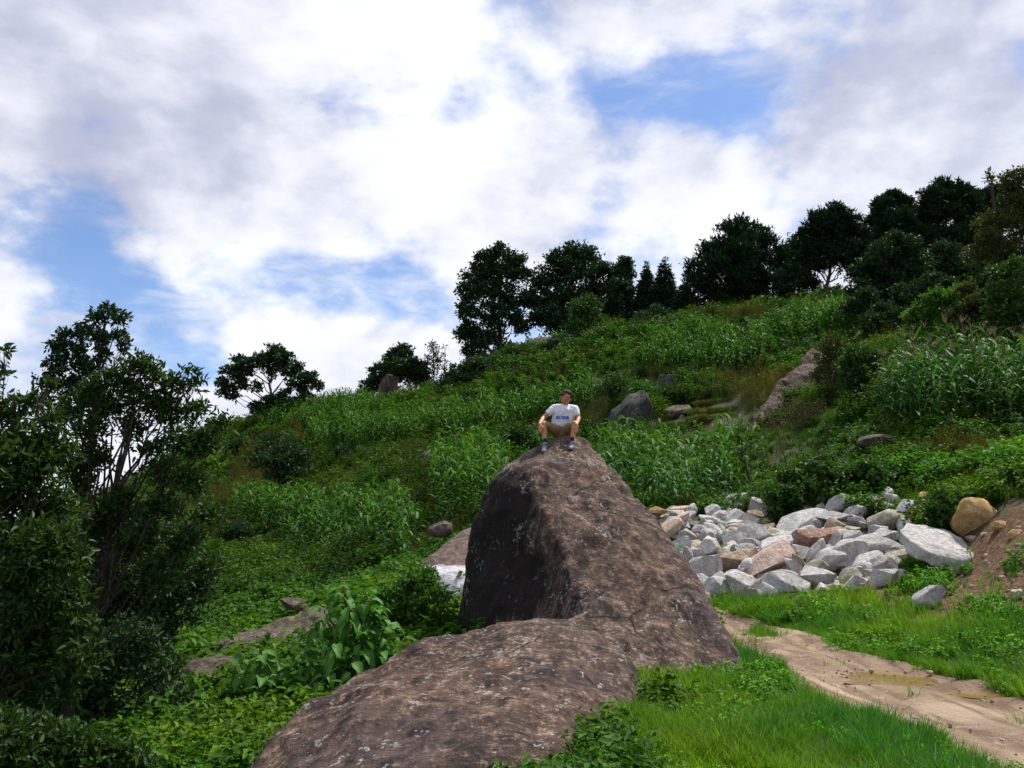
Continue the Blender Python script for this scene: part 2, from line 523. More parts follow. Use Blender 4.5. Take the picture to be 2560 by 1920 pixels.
m, t = new_mat('path_earth')
co = t.n('ShaderNodeTexCoord').outputs['Object']
nb, nf, ng = t.noise(co, .8, 4, .55), t.noise(co, 7, 6, .65), t.noise(co, 60, 3, .7)
rut = t.n('ShaderNodeTexNoise', None, Vector=t.n('ShaderNodeMapping', None, Vector=co, Rotation=(0, 0, R(-8)), Scale=(3.2, .35, 1)).outputs[0], Scale=1.6, Detail=3.0).outputs[0]
col = t.mix(t.smooth(nb, .4, .62), (.27, .19, .125), (.43, .315, .215))
col = t.mix(t.math('MULTIPLY', t.smooth(rut, .46, .62), .8), col, (.16, .10, .062))
col = t.mix(t.math('MULTIPLY', t.smooth(nf, .52, .7), .6), col, (.46, .36, .27))
col = t.mix(t.math('MULTIPLY', t.smooth(ng, .6, .72), .6), col, (.13, .085, .055))
for (pu, pv, pr) in ((2245, 1700, 1.05), (2470, 1738, .7)):    # damp earth round the puddles
    pd_ = t.vmath('DISTANCE', t.vmath('MULTIPLY', co, (1, 1, 0)), (*hit(pu, pv), 0))
    col = t.mix(t.math('MULTIPLY', t.smooth(t.math('MULTIPLY_ADD', nf, -.5, pd_), pr * .75, pr * .25), .45), col, (.13, .078, .045))
M['path'] = finish(m, t, col, .9, t.math('ADD', nf, t.math('MULTIPLY', ng, .45)), 1.0, .06)

# ------------------------------------------------------------------ edges of the dirt track
left_e = [(2.85, 2.0), (3.15, 4.0), (3.30, 5.5), (3.28, 7.2), (3.15, 9.0), (3.15, 11.0), (3.35, 13.2), (3.3, 14.6), (2.9, 15.8)]
right_e = [(5.3, 2.0), (5.45, 4.0), (5.35, 6.0), (5.2, 8.5), (4.85, 10.5), (4.65, 12.6), (4.5, 14.5), (4.1, 15.7), (3.5, 16.6)]


def resample(pts, n):
    pts = np.array(pts, float)
    s = np.concatenate([[0], np.cumsum(np.linalg.norm(np.diff(pts, axis=0), axis=1))])
    tt = np.linspace(0, s[-1], n)
    return np.stack([np.interp(tt, s, pts[:, c]) for c in range(2)], -1)


nl, nw = 150, 26
Lp, Rp = resample(left_e, nl), resample(right_e, nl)
Lp[:, 0] += .10 * np.sin(np.linspace(0, 23, nl)) + rng.normal(0, .03, nl)
Rp[:, 0] += .12 * np.sin(np.linspace(1, 27, nl)) + rng.normal(0, .03, nl)

# ------------------------------------------------------------------ ground sheet
az = np.concatenate([np.arange(-180, -44, 4.0), np.arange(-44, 44, .33), np.arange(44, 180, 4.0)])
rr = np.concatenate([np.exp(np.linspace(math.log(1.2), math.log(170), 250)), np.exp(np.linspace(math.log(190), math.log(4500), 24))])
A, RR = np.meshgrid(np.radians(az), rr, indexing='ij')
X, Y = (np.sin(A) * RR).ravel(), (np.cos(A) * RR).ravel()
Z = gz(X, Y)
na, nr = len(az), len(rr)
i, j = np.meshgrid(np.arange(na), np.arange(nr - 1), indexing='ij')
i2 = (i + 1) % na
Q = np.stack([i * nr + j, i * nr + j + 1, i2 * nr + j + 1, i2 * nr + j], -1).reshape(-1, 4)
Z = Z - .13 * inside(np.stack([X, Y], -1), np.vstack([Lp + [.10, 0], (Rp - [.10, 0])[::-1]]))
V = np.stack([X, Y, Z], -1)
V = np.vstack([V, [[0, 0, g1(0, .01)]]])
k = np.arange(na)
T = np.stack([np.full(na, na * nr), k * nr, ((k + 1) % na) * nr], -1)
ground = obj('ground', mesh_np('ground', V, [Q, T], smooth=True), M['ground'])
tag(ground, 'green and brown hillside ground sloping up behind the boulder', kind='structure')

# ------------------------------------------------------------------ dirt track
tt = np.linspace(0, 1, nw)[None, :, None]
PX = Lp[:, None] * (1 - tt) + Rp[:, None] * tt
px, py = PX[..., 0].ravel(), PX[..., 1].ravel()
tw = np.tile(np.linspace(0, 1, nw), nl)
pz = gz(px, py) + .058 - .045 * np.exp(-((tw - .28) / .10) ** 2) - .045 * np.exp(-((tw - .74) / .10) ** 2) + .012 * np.sin(px * 5 + py * 3.1) * np.sin(py * 4.3) - .05 * (np.abs(tw - .5) > .48)
for (pu, pv, prx, pry) in ((2245, 1700, .75, .6), (2470, 1738, .52, .25)):
    pc = hit(pu, pv)
    pq = np.clip(1.25 - np.hypot((px - pc[0]) / prx, (py - pc[1]) / pry), 0, 1)
    pz = pz * (1 - pq) + pq * (g1(*pc) - .03)
i, j = np.meshgrid(np.arange(nl - 1), np.arange(nw - 1), indexing='ij')
Q = np.stack([i * nw + j, i * nw + j + 1, (i + 1) * nw + j + 1, (i + 1) * nw + j], -1).reshape(-1, 4)
path = obj('dirt_path', mesh_np('dirt_path', np.stack([px, py, pz], -1), [Q], smooth=True), M['path'])
tag(path, 'pale brown dirt track curving past the boulder', kind='structure')
PATH_POLY = np.vstack([Lp + [.06, 0], (Rp - [.06, 0])[::-1]])

m, t = new_mat('muddy_water')
co = t.n('ShaderNodeTexCoord').outputs['Object']
b = t.n('ShaderNodeBsdfPrincipled', None, Roughness=.10)
t.set(b, 'Base Color', (.20, .125, .05, 1))
t.set(b, 'Specular IOR Level', .35)
t.n('ShaderNodeOutputMaterial', None, Surface=b)
M['water'] = m
for (u, v, rx, ry, lab) in ((2245, 1700, .72, .56, 'brown rain puddle lying across the middle of the dirt track'),
                            (2470, 1738, .50, .20, 'small shallow puddle in the wheel rut nearest the track edge')):
    c = hit(u, v)
    nn = 44
    a = np.linspace(0, 2 * np.pi, nn, endpoint=False)
    rad = 1 + .16 * np.sin(3 * a + u) + .10 * np.sin(7 * a + 1.3) + .05 * np.sin(11 * a)
    ring = np.stack([c[0] + np.cos(a) * rx * rad, c[1] + np.sin(a) * ry * rad], -1)
    zc = g1(*c) + .004
    V = np.vstack([[c[0], c[1], zc], np.column_stack([ring, np.full(nn, zc)])])
    T = np.stack([np.zeros(nn, int), 1 + np.arange(nn), 1 + (np.arange(nn) + 1) % nn], -1)
    tag(obj('puddle', mesh_np('puddle', V, [T]), M['water']), lab, kind='structure')


# ------------------------------------------------------------------ rocks
def hull_mesh(groups, voxel, smooth_it=6, noise_amp=((1.1, .10), (3.2, .035), (9, .012)), seed=0.0, ledge=0.0):
    """convex hulls of point groups fused into one rounded rock"""
    bm = bmesh.new()
    for pts in groups:
        vs = [bm.verts.new(p) for p in pts]
        r_ = bmesh.ops.convex_hull(bm, input=vs)
        junk = [e for e in r_['geom_interior'] if isinstance(e, bmesh.types.BMVert)]
        bmesh.ops.delete(bm, geom=list(set(junk)), context='VERTS')
    bmesh.ops.recalc_face_normals(bm, faces=bm.faces)
    me = bpy.data.meshes.new('tmp')
    bm.to_mesh(me)
    bm.free()
    o = bpy.data.objects.new('tmp', me)
    COL.objects.link(o)
    md = o.modifiers.new('r', 'REMESH')
    md.mode = 'VOXEL'
    md.voxel_size = voxel
    sm = o.modifiers.new('s', 'SMOOTH')
    sm.iterations = smooth_it
    sm.factor = .5
    dg = bpy.context.evaluated_depsgraph_get()
    out_ = bpy.data.meshes.new_from_object(o.evaluated_get(dg))
    bpy.data.objects.remove(o)
    n = len(out_.vertices)
    co = np.empty(n * 3, np.float32)
    out_.vertices.foreach_get('co', co)
    nr_ = np.empty(n * 3, np.float32)
    out_.vertices.foreach_get('normal', nr_)
    co, nr_ = co.reshape(-1, 3), nr_.reshape(-1, 3)
    off = Vector((seed * 7.1, seed * 3.3, seed * 1.7))
    dsp = np.zeros(n)
    for sc, amp in noise_amp:
        dsp += np.array([noise.noise(Vector(c) * sc + off) for c in co]) * amp
    if ledge:                                                # flakes of rock broken away: small steps in the surface
        st_ = np.array([noise.noise(Vector(c) * .75 + off) + .35 * noise.noise(Vector(c) * 2.3 - off) for c in co])
        dsp += ledge * (np.tanh((st_ - .12) * 26) + .8 * np.tanh((st_ + .22) * 26))
    co = co + nr_ * dsp[:, None]
    out_.vertices.foreach_set('co', co.astype(np.float32).ravel())
    out_.polygons.foreach_set('use_smooth', np.ones(len(out_.polygons), bool))
    out_.update()
    return out_


tall = [at(*p) for p in ((1340, 1122, 13.4), (1330, 1108, 13.8), (1380, 1088, 13.95), (1420, 1082, 14.0), (1455, 1092, 13.95), (1502, 1136, 13.7), (1270, 1140, 13.6), (1222, 1195, 13.3), (1212, 1240, 13.3), (1198, 1310, 13.5), (1178, 1400, 13.6), (1150, 1490, 13.7), (1112, 1620, 13.8),
                         (1335, 1150, 12.7), (1338, 1240, 11.95), (1365, 1340, 11.35), (1418, 1450, 10.8), (1465, 1550, 10.3),
                         (1580, 1210, 13.0), (1640, 1305, 12.3), (1720, 1435, 11.5), (1790, 1535, 10.8), (1862, 1655, 10.15), (1480, 1170, 12.9), (1560, 1330, 11.7), (1620, 1480, 10.7), (1690, 1610, 9.9), (1560, 1560, 10.1))]
tall += [Vector(p) for p in ((-.95, 15.2, -.6), (2.3, 14.2, -.6), (2.95, 10.6, -.6), (2.1, 9.2, -.6), (1.45, 8.7, -.5), (.9, 9.5, -.6), (-1.0, 13.9, -.6), (.5, 15.4, 2.3), (1.2, 15.2, 2.2), (-.3, 14.9, 1.6), (1.9, 14.6, 1.0))]
low = [at(*p) for p in ((625, 1950, 6.9), (705, 1828, 7.5), (788, 1745, 8.0), (870, 1676, 8.5), (965, 1624, 8.9), (1060, 1594, 9.2), (1160, 1573, 9.5), (1300, 1556, 9.7), (1420, 1550, 9.8), (1500, 1578, 9.6), (1560, 1640, 9.0), (1592, 1725, 8.3),
                        (1500, 1800, 6.95), (1380, 1895, 6.1), (1200, 1930, 5.85), (1000, 1950, 5.85), (800, 1950, 6.2), (1200, 1760, 7.0), (1000, 1770, 7.1), (1400, 1715, 7.8), (1300, 1640, 8.6), (880, 1800, 7.0), (1500, 1690, 8.3))]
low += [Vector(p) for p in ((-2.2, 6.4, -1.6), (-1.9, 5.9, -1.6), (.3, 5.5, -.7), (1.5, 8.0, -.8), (-2.0, 8.3, -1.6), (.2, 9.8, -.8), (-1.2, 9.2, -1.2))]
saddle = [at(*p) for p in ((1380, 1578, 9.9), (1450, 1566, 9.9), (1480, 1520, 10.4), (1540, 1540, 10.2), (1580, 1590, 9.85), (1540, 1640, 9.25), (1480, 1620, 9.25), (1400, 1600, 9.5), (1330, 1590, 9.8))]
saddle += [Vector((p.x, p.y + .5, -.6)) for p in saddle]
me = hull_mesh([tall, low, saddle], .042, 11, ((.55, .15), (1.5, .07), (4.0, .032), (11, .012)), 1.0, .016)
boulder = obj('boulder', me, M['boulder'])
tag(boulder, 'huge dark peaked boulder with low rounded shoulder, man sitting on its top', 'boulder')


def ico(sub=3):
    bm = bmesh.new()
    bmesh.ops.create_icosphere(bm, subdivisions=sub, radius=1.0)
    V = np.array([v.co[:] for v in bm.verts])
    T = np.array([[v.index for v in f.verts] for f in bm.faces])
    bm.free()
    return V, T


ICO3, ICO4 = ico(3), ico(4)


def rock_np(size, seed, cuts=9, cut=(.55, .9), amp=.07, hi=False, squash=0.0):
    """faceted stone: a ball cut by random planes, then roughened; size = half axes"""
    r0 = np.random.default_rng(seed)
    V, T = (ICO4 if hi else ICO3)
    V = V.copy()
    for _ in range(cuts):
        nrm = unit(r0.normal(0, 1, 3))
        d = r0.uniform(*cut)
        k = V @ nrm - d
        V = V - np.outer(np.maximum(k, 0) * .97, nrm)
    off = Vector(r0.uniform(-50, 50, 3))
    dsp = np.array([noise.noise(Vector(c) * 1.6 + off) * amp * 1.6 + noise.noise(Vector(c) * 5 + off) * amp * .5 for c in V])
    V = V * (1 + dsp)[:, None]
    mx = np.abs(V).max(axis=0)
    return V / mx * np.asarray(size), T


def crisp(me, deg=38):
    me.set_sharp_from_angle(angle=R(deg))
    return me


def rot_y(a):
    c, s = math.cos(a), math.sin(a)
    return np.array([[c, 0, s], [0, 1, 0], [-s, 0, c]])


def rock(name, label, mat, u, v, wpx, hpx, rot=0.0, Y=None, depth=.8, group=None, seed=None, hi=False, cuts=9, sink=0.0, cat='rock', tilt=0.0, cut=(.55, .9), amp=.07):
    if Y is None:
        hp = hit(u, v + hpx * .25)
        Y = hp[1]
    c = at(u, v, Y)
    s = Y / math.cos(PITCH) / F
    hw, hh = wpx * s / 2, hpx * s / 2
    seed = seed if seed is not None else int(u * 7 + v * 13)
    V, T = rock_np((hw, max(hw, hh) * depth, hh), seed, cuts, cut, amp, hi)
    if tilt:
        ct, st_ = math.cos(tilt), math.sin(tilt)
        V = V @ np.array([[1, 0, 0], [0, ct, st_], [0, -st_, ct]])
    V = V @ rot_y(R(rot)).T
    o = obj(name, crisp(mesh_np(name, V, [T], smooth=True)), mat, loc=(c.x, c.y + min(hw, hh) * .25, c.z - sink))
    tag(o, label, cat, group)
    return o


# ------------------------------------------------------------------ the heap of quarried stone
def za(x, y, w_, h_):
    return 1600 + x / 4.608, 1200 + y / 4.608, w_ / 4.608, h_ / 4.608


def zb(x, y, w_, h_):
    return 1980 + x / 3.814, 1180 + y / 3.814, w_ / 3.814, h_ / 3.814


G, TN, PK, RD, OL, YL = 'granite', 'granite_tan', 'granite_pink', 'granite_red', 'granite_olive', 'rock_yellow'
SMALL_L = 'small pale grey stone wedged between bigger ones on the boulder side of the heap'
SMALL_R = 'small grey stone filling a gap on the bank side of the heap'
MED_L = 'middle sized pale granite block on the boulder side of the heap'
HEAP = [
    (za(210, 405, 220, 95), -15, YL, 'orange tan stone at the far corner of the heap next to the tall boulder'),
    (za(475, 395, 205, 140), 0, PK, 'rounded pinkish stone on the heap crest beside the orange tan one'),
    (za(630, 390, 105, 125), 0, G, 'small pointed pale stone standing on the heap crest'),
    (za(920, 275, 280, 135), -25, G, 'slanting grey slab propped against the largest stone of the crest'),
    (za(1210, 255, 350, 200), 2, G, 'largest pale stone on top of the heap crest below the maize'),
    (za(1390, 235, 130, 70), 8, G, SMALL_L),
    (za(790, 335, 95, 75), 0, G, SMALL_L),
    (za(810, 405, 200, 115), -20, G, MED_L),
    (za(1390, 375, 210, 160), 20, G, 'pale block just in front of the leafy vine bush trunk'),
    (za(1140, 375, 240, 130), 15, OL, 'olive stained block right under the largest crest stone'),
    (za(1280, 490, 205, 115), 0, G, 'oval pale stone lying level under the crest'),
    (za(1085, 490, 240, 155), -35, G, 'tilted smooth block leaning beside the oval pale stone'),
    (za(900, 490, 225, 110), -25, G, MED_L),
    (za(960, 465, 110, 120), -30, G, SMALL_L),
    (za(220, 600, 125, 105), 0, G, 'single white stone close to the tall boulder flank below the weeds'),
    (za(490, 505, 100, 200), 38, PK, 'narrow pinkish stone pointing up out of a pink slab'),
    (za(330, 625, 320, 150), -25, PK, 'long pinkish slab sloping down towards the tall boulder'),
    (za(560, 690, 200, 150), 15, G, MED_L),
    (za(670, 625, 190, 110), 15, G, MED_L),
    (za(750, 545, 85, 115), 0, G, SMALL_L),
    (za(930, 610, 85, 95), 0, G, SMALL_L),
    (za(620, 540, 160, 70), 5, OL, 'mossy flat stone among weeds in the heap'),
    (za(720, 705, 120, 90), 0, G, SMALL_L),
    (za(820, 705, 200, 115), -30, G, MED_L),
    (za(975, 690, 210, 120), -30, G, MED_L),
    (za(1090, 740, 270, 200), -48, G, 'big steep block with a dark hollow beneath it, centre of the heap'),
    (za(1310, 670, 280, 250), 50, G, 'blue grey flat faced slab leaning towards the steep block'),
    (za(445, 860, 310, 220), -12, G, 'blue grey squared block beside the tall boulder'),
    (za(555, 940, 100, 180), -8, G, 'thin upright stone between two squared blocks'),
    (za(640, 900, 110, 160), 0, G, SMALL_L),
    (za(790, 850, 260, 240), -30, G, 'broad pale block just above the biggest square block'),
    (za(960, 900, 150, 170), 10, OL, SMALL_L),
    (za(1150, 975, 450, 250), -18, TN, 'ochre brown pyramid shaped stone beside the pink orange slab'),
    (za(755, 1080, 410, 280), 14, G, 'biggest square pale block near the foot of the heap'),
    (za(890, 970, 120, 95), 0, TN, SMALL_L),
    (za(1480, 1020, 560, 280), -28, PK, 'large flat pink orange slab sticking out at the front of the heap'),
    (za(1140, 1130, 200, 120), -20, G, 'dark grey wedge under the lower end of the pink orange slab'),
    (za(690, 1265, 220, 190), 0, G, 'rounded pale stone at the heap foot nearest the tall boulder'),
    (za(900, 1215, 240, 165), 10, G, MED_L),
    (za(950, 1290, 330, 180), 0, G, 'long low pale stone lying in the grass at the heap foot'),
    (za(1160, 1255, 320, 260), 0, G, 'big egg shaped stone under the pink orange slab'),
    (za(1410, 1260, 300, 190), -22, OL, 'shaded leaning stone below the high end of the pink orange slab'),
    (za(1310, 1385, 220, 80), 0, G, 'flat white stone half sunk in the grass before the heap'),
    (za(1700, 1235, 430, 160), 2, G, 'wide flat topped stone at the middle of the heap foot'),
    (za(1600, 800, 420, 120), -8, G, 'long flat grey slab in the centre of the heap'),
    (za(1510, 745, 210, 85), 0, G, SMALL_L),
    (za(1680, 670, 260, 120), -10, G, 'darker blue grey block behind the long flat slab'),
    (za(1480, 595, 190, 110), 5, TN, SMALL_L),
    (za(1500, 685, 180, 70), 0, OL, SMALL_L),
    (za(1930, 680, 310, 125), -20, G, 'grey block leaning on the reddish brown slab'),
    (za(1900, 545, 500, 165), -18, G, 'very long pale slab sloping down from the crest by the vine bush'),
    (za(1950, 405, 260, 160), -10, G, 'lumpy pale stone on the crest beside the vine bush'),
    (za(2100, 355, 130, 95), 0, G, SMALL_R),
    (za(2040, 745, 450, 190), -8, RD, 'reddish brown slab lying across the middle of the heap'),
    (za(1860, 905, 230, 165), 0, G, 'grey stone roofing a dark gap beside the leaning splinter'),
    (za(2015, 930, 360, 135), -57, G, 'long splinter of grey stone leaning steeply in the heap'),
    (za(1790, 1085, 250, 110), 42, G, 'small plank shaped stone tilted against the splinter foot'),
    (za(1670, 1120, 200, 100), 0, G, SMALL_R),
    (za(2060, 1190, 350, 185), 8, G, 'low pale stone with grass tufts on the heap foot'),
    (za(1275, 860, 270, 100), 22, G, SMALL_L),
    (za(1385, 870, 130, 115), 0, G, SMALL_L),
    (za(310, 795, 210, 100), -5, G, SMALL_L),
    (za(610, 785, 190, 75), 0, OL, SMALL_L),
    (za(1830, 1300, 210, 75), 12, G, SMALL_R),
    (za(490, 1050, 120, 110), 0, G, SMALL_L),
    (za(1350, 425, 170, 60), 8, TN, SMALL_L),
    (za(1040, 590, 200, 80), -5, OL, SMALL_L),
    (za(1250, 560, 220, 70), 0, OL, SMALL_L),
    (za(1780, 990, 120, 100), 0, YL, SMALL_R),
    (zb(450, 258, 210, 95), 0, G, 'flat stone balanced on top of a rounded block at the crest'),
    (zb(450, 360, 265, 165), -12, G, 'rounded block carrying a flat stone at the crest'),
    (zb(300, 372, 95, 85), 0, G, SMALL_R),
    (zb(470, 485, 350, 125), -8, G, 'wide slab just behind the ochre rounded stone'),
    (zb(445, 548, 210, 140), 0, TN, 'ochre rounded stone in the upper middle of the heap'),
    (zb(890, 185, 118, 150), 0, G, 'upright pale stone standing alone highest on the heap'),
    (zb(770, 315, 240, 120), -12, G, 'jagged pale block below the lone upright stone'),
    (zb(930, 320, 180, 110), -20, G, SMALL_R),
    (zb(870, 395, 260, 100), 5, OL, SMALL_R),
    (zb(1130, 375, 200, 225), -10, G, 'tall grey block beside two small yellow stones'),
    (zb(1262, 292, 140, 95), -8, YL, 'yellow stone at the heap crest beside the dark round bush'),
    (zb(1200, 425, 145, 80), -8, YL, 'lower small yellow stone in front of the tall grey block'),
    (zb(1255, 367, 110, 55), 0, G, SMALL_R),
    (zb(1240, 485, 185, 100), -20, G, SMALL_R),
    (zb(840, 515, 385, 175), -5, OL, 'big lens shaped olive grey stone in the bank side of the heap'),
    (zb(620, 505, 140, 100), 0, G, SMALL_R),
    (zb(420, 700, 115, 240), 18, G, 'upright squared stone at the end of the reddish brown slab'),
    (zb(600, 670, 260, 125), -5, G, 'broken topped stone between the upright squared stone and the long bar'),
    (zb(830, 655, 385, 105), -8, G, 'long bar shaped stone under the lens shaped one'),
    (zb(845, 775, 340, 180), 14, G, 'broad smooth block above the long grey boat shaped stone'),
    (zb(500, 870, 450, 210), -28, G, 'large pale slab sloping over the front of the heap'),
    (zb(330, 905, 320, 145), -30, G, 'rough slab behind the large sloping one'),
    (zb(760, 890, 360, 160), -20, G, 'long grey boat shaped stone on the front of the heap'),
    (zb(905, 945, 205, 140), -10, G, 'rounded speckled stone under the end of the boat shaped one'),
    (zb(600, 1075, 205, 175), -25, OL, 'greenish round stone at the heap foot'),
    (zb(740, 1045, 155, 150), 0, OL, 'brownish round stone between two others at the heap foot'),
    (zb(870, 1065, 265, 155), -25, G, 'pale egg shaped stone at the bank end of the heap foot'),
    (zb(690, 1155, 130, 80), 0, TN, 'small cream stone lying in front of the heap foot'),
    (zb(640, 760, 200, 90), -10, G, SMALL_R),
    (zb(980, 820, 130, 110), 0, OL, SMALL_R),
    (zb(1010, 930, 100, 110), 0, G, SMALL_R),
    (zb(1090, 800, 110, 70), 0, OL, SMALL_R),
    (zb(590, 590, 130, 60), 0, OL, SMALL_R),
    (zb(480, 650, 80, 70), 0, G, SMALL_R),
]
GRP = {SMALL_L: 'small stones on the boulder side of the heap', SMALL_R: 'small stones on the bank side of the heap', MED_L: 'middling blocks on the boulder side of the heap'}
for (u, v, w_, h_), rt, mk, lab in HEAP:
    big = w_ > 55
    rock('stone', lab, M[mk], u, v, w_ * 1.26, h_ * 1.34, rt, depth=.62, sink=-.10, tilt=rng.uniform(-.1, .5), group=GRP.get(lab), cat='stone', cuts=14 if big else 10, cut=(.38, .80), amp=.045, hi=True)

HEAP_POLY = poly((1590, 1330), (1700, 1285), (1800, 1265), (1890, 1300), (1950, 1330), (2030, 1275), (2100, 1250), (2200, 1235), (2320, 1250), (2330, 1330), (2260, 1400), (2240, 1470), (2000, 1500), (1680, 1505), (1560, 1480))
lo, hi = HEAP_POLY.min(0), HEAP_POLY.max(0)
k = 0
while k < 230:                                               # rubble deep in the gaps
    q = rng.uniform(lo, hi)
    if not inside(q[None], HEAP_POLY)[0]:
        continue
    k += 1
    s_ = rng.uniform(.13, .34)
    V, T = rock_np((s_ * rng.uniform(1, 1.5), s_, s_ * rng.uniform(.55, .9)), 7000 + k, 9, (.45, .8), .05)
    V = V @ rot_y(rng.uniform(-.6, .6)).T
    o = obj('rubble_stone', crisp(mesh_np('rubble_stone', V, [T], smooth=True)), M[(G, G, G, OL, G, TN)[k % 6]], loc=(q[0], q[1], g1(*q) + s_ * .2))
    o.rotation_euler.z = rng.uniform(0, 6.28)
    tag(o, 'grey rubble stone deep in the gaps between the larger heap stones', 'stone', 'rubble filling the heap')

gp = rng.uniform(0, 1, (700, 2))
gi_ = (gp[:, 0] * 149).astype(int)
gp = Lp[gi_] * (1 - gp[:, 1:]) + Rp[gi_] * gp[:, 1:]
a = Acc()
V0, T0 = ico(1)
for q in gp[gp[:, 1] > 4]:
    s_ = abs(rng.normal(0, .007)) + .004
    a.add(V0 * (s_ * rng.uniform(.6, 1.4, 3)) + [q[0], q[1], g1(*q) + .04], T0, rng.uniform(0, 1))
tag(obj('gravel', a.build('gravel'), M[TN]), 'fine loose gravel strewn over the dirt track', kind='stuff')
for k in range(70):                                          # pale gravel patch in the grass at the very bottom
    q = hit(rng.normal(2400, 34), rng.normal(1902, 9))
    V, T = rock_np(rng.uniform(.015, .05) * np.array([1.3, 1, .6]), 9500 + k)
    tag(obj('pebble', mesh_np('pebble', V, [T], smooth=True), M[G], loc=(q[0], q[1], g1(*q) + .012)), 'pale gravel pebble in the grass at the bottom of the photo', 'pebble', 'gravel patch in the grass')

# the big flat slab on the cut bank and the stones round it
sl = []
for (x, y, Y_) in ((1010, 540, 16.9), (1110, 488, 17.3), (1300, 515, 17.4), (1440, 540, 17.4), (1600, 615, 17.2), (1690, 690, 16.9), (1750, 805, 16.3), (1600, 850, 16.0), (1300, 770, 15.9), (1120, 650, 16.2)):
    sl.append(at(1980 + x / 3.814, 1180 + y / 3.814, Y_))
sl += [p_ + Vector((rng.normal(0, .04), .05, -.26)) for p_ in sl]
tag(obj('stone_slab', crisp(hull_mesh([sl], .03, 2, ((1.5, .06), (4, .035), (11, .015)), 8.0), 60), M[G]), 'big flat pale slab lying tilted on the cut bank beside the heap', 'stone')
rock('stone', 'pale stone with a tan edge lying alone in the grass under the flat slab', M[G], *zb(1310, 1105, 330, 210), -35, Y=13.6, depth=.7, sink=.13, hi=True, cat='stone')
rock('yellow_boulder', 'large yellow boulder half buried in the cut bank under leaves', M[YL], *zb(1790, 390, 500, 420), 22, depth=.75, sink=.15, hi=True, seed=31, cat='boulder', cuts=8, cut=(.6, .9))
rock('rock', 'brown weathered rock behind the yellow boulder top', M['rock_brown'], *zb(1640, 205, 260, 130), -20, depth=.9, hi=True, sink=-.02)
for (x, y, w_, h_, mk, lab) in ((2010, 512, 180, 95, YL, 'ochre lump in the bare earth right of the yellow boulder'), (2130, 595, 140, 95, YL, 'second ochre lump lower in the bare earth near the photo edge'),
                                (2172, 540, 85, 55, TN, 'small tan stone between the ochre lumps'), (1890, 1300, 85, 65, TN, 'small cream stone on the muddy grass near the track'),
                                (2160, 1175, 130, 140, PK, 'reddish stone in weeds at the photo edge'), (2010, 1015, 95, 65, TN, 'tan pebble sized stone on the reddish earth'),
                                (1858, 858, 48, 36, G, 'white pebble on the earth beyond the flat slab tip'), (1345, 915, 160, 70, OL, 'mossy stone in weeds under the flat slab'),
                                (1725, 640, 120, 70, TN, 'earthy tan clod right above the flat slab corner'), (85, 1200, 90, 55, G, 'small white stone in the short grass before the heap'),
                                (1725, 1320, 50, 30, G, 'tiny white stone in the muddy grass below the lone stone')):
    u, v, w2, h2 = zb(x, y, w_, h_)
    rock('stone', lab, M[mk], u, v, w2, h2, rng.uniform(-20, 20), depth=.9, cat='stone')
for k in range(34):                                          # loose pebbles on the bare earth
    u, v = rng.uniform(2400, 2600), rng.uniform(1330, 1560)
    rock('pebble', 'loose pebble scattered on the bare earth of the cut bank', M[(TN, G, YL, OL)[k % 4]], u, v, rng.uniform(8, 20), rng.uniform(6, 13), rng.uniform(-30, 30), cat='pebble', group='pebbles on the cut bank')
for k in range(26):
    u, v = rng.uniform(1990, 2420), rng.uniform(1490, 1570)
    rock('pebble', 'loose pebble lying in the thin grass before the heap', M[(TN, G, OL)[k % 3]], u, v, rng.uniform(6, 13), rng.uniform(4, 8), rng.uniform(-30, 30), cat='pebble', group='pebbles in the thin grass')
for k in range(40):
    s_ = rng.uniform(.05, 1)
    q = Lp[int(s_ * 149)] * (1 - (f_ := rng.uniform(.05, .95))) + Rp[int(s_ * 149)] * f_
    if q[1] < 4.2:
        continue
    V, T = rock_np(rng.uniform(.012, .04) * np.array([1.2, 1, .7]), 900 + k)
    tag(obj('pebble', mesh_np('pebble', V, [T], smooth=True), M[(TN, G, OL)[k % 3]], loc=(q[0], q[1], g1(*q) + .02)), 'little pebble lying on the dirt track', 'pebble', 'pebbles on the dirt track')

# ------------------------------------------------------------------ rocks on the hillside
g1m = [at(*p) for p in ((1020, 1460, 19), (1075, 1395, 19.5), (1110, 1365, 20), (1160, 1325, 20.5), (1215, 1310, 21), (1260, 1330, 21), (1270, 1500, 19), (1200, 1500, 18.2), (1090, 1505, 18.4), (1040, 1500, 18.6), (1200, 1420, 18.9), (1100, 1440, 18.8), (1240, 1400, 19.3))]
g1m += [p + Vector((0, 3, -.3)) for p in g1m[:6]] + [Vector((p.x, p.y, -.6)) for p in (g1m[0], g1m[6], g1m[7], g1m[8])]
me = hull_mesh([g1m], .07, 4, ((.6, .12), (2.2, .04), (6, .02)), 3.0)
# brown weathered crown, freshly split white foot
m, t = new_mat('half_split_rock')
co = t.n('ShaderNodeTexCoord').outputs['Object']
n1, n2, n3 = t.noise(co, 1.2, 4), t.noise(co, 9, 5, .65), t.noise(co, 24, 3, .7)
zc = t.n('ShaderNodeSeparateXYZ', None, _0=co).outputs[2]
cut_z = at(1120, 1412, 19).z
split = t.smooth(t.math('ADD', zc, t.math('MULTIPLY_ADD', n1, .5, -.25)), cut_z + .02, cut_z - .04)
brown = t.mix(t.smooth(n2, .4, .62), (.085, .056, .048), (.165, .115, .095))
white = t.mix(t.smooth(n2, .42, .62), (.50, .48, .49), (.68, .66, .66))
white = t.mix(t.math('MULTIPLY', t.smooth(n3, .56, .68), .6), white, (.22, .21, .22))
M['split'] = finish(m, t, t.mix(split, brown, white), .9, t.math('ADD', n2, t.math('MULTIPLY', n3, .4)), .6, .06)
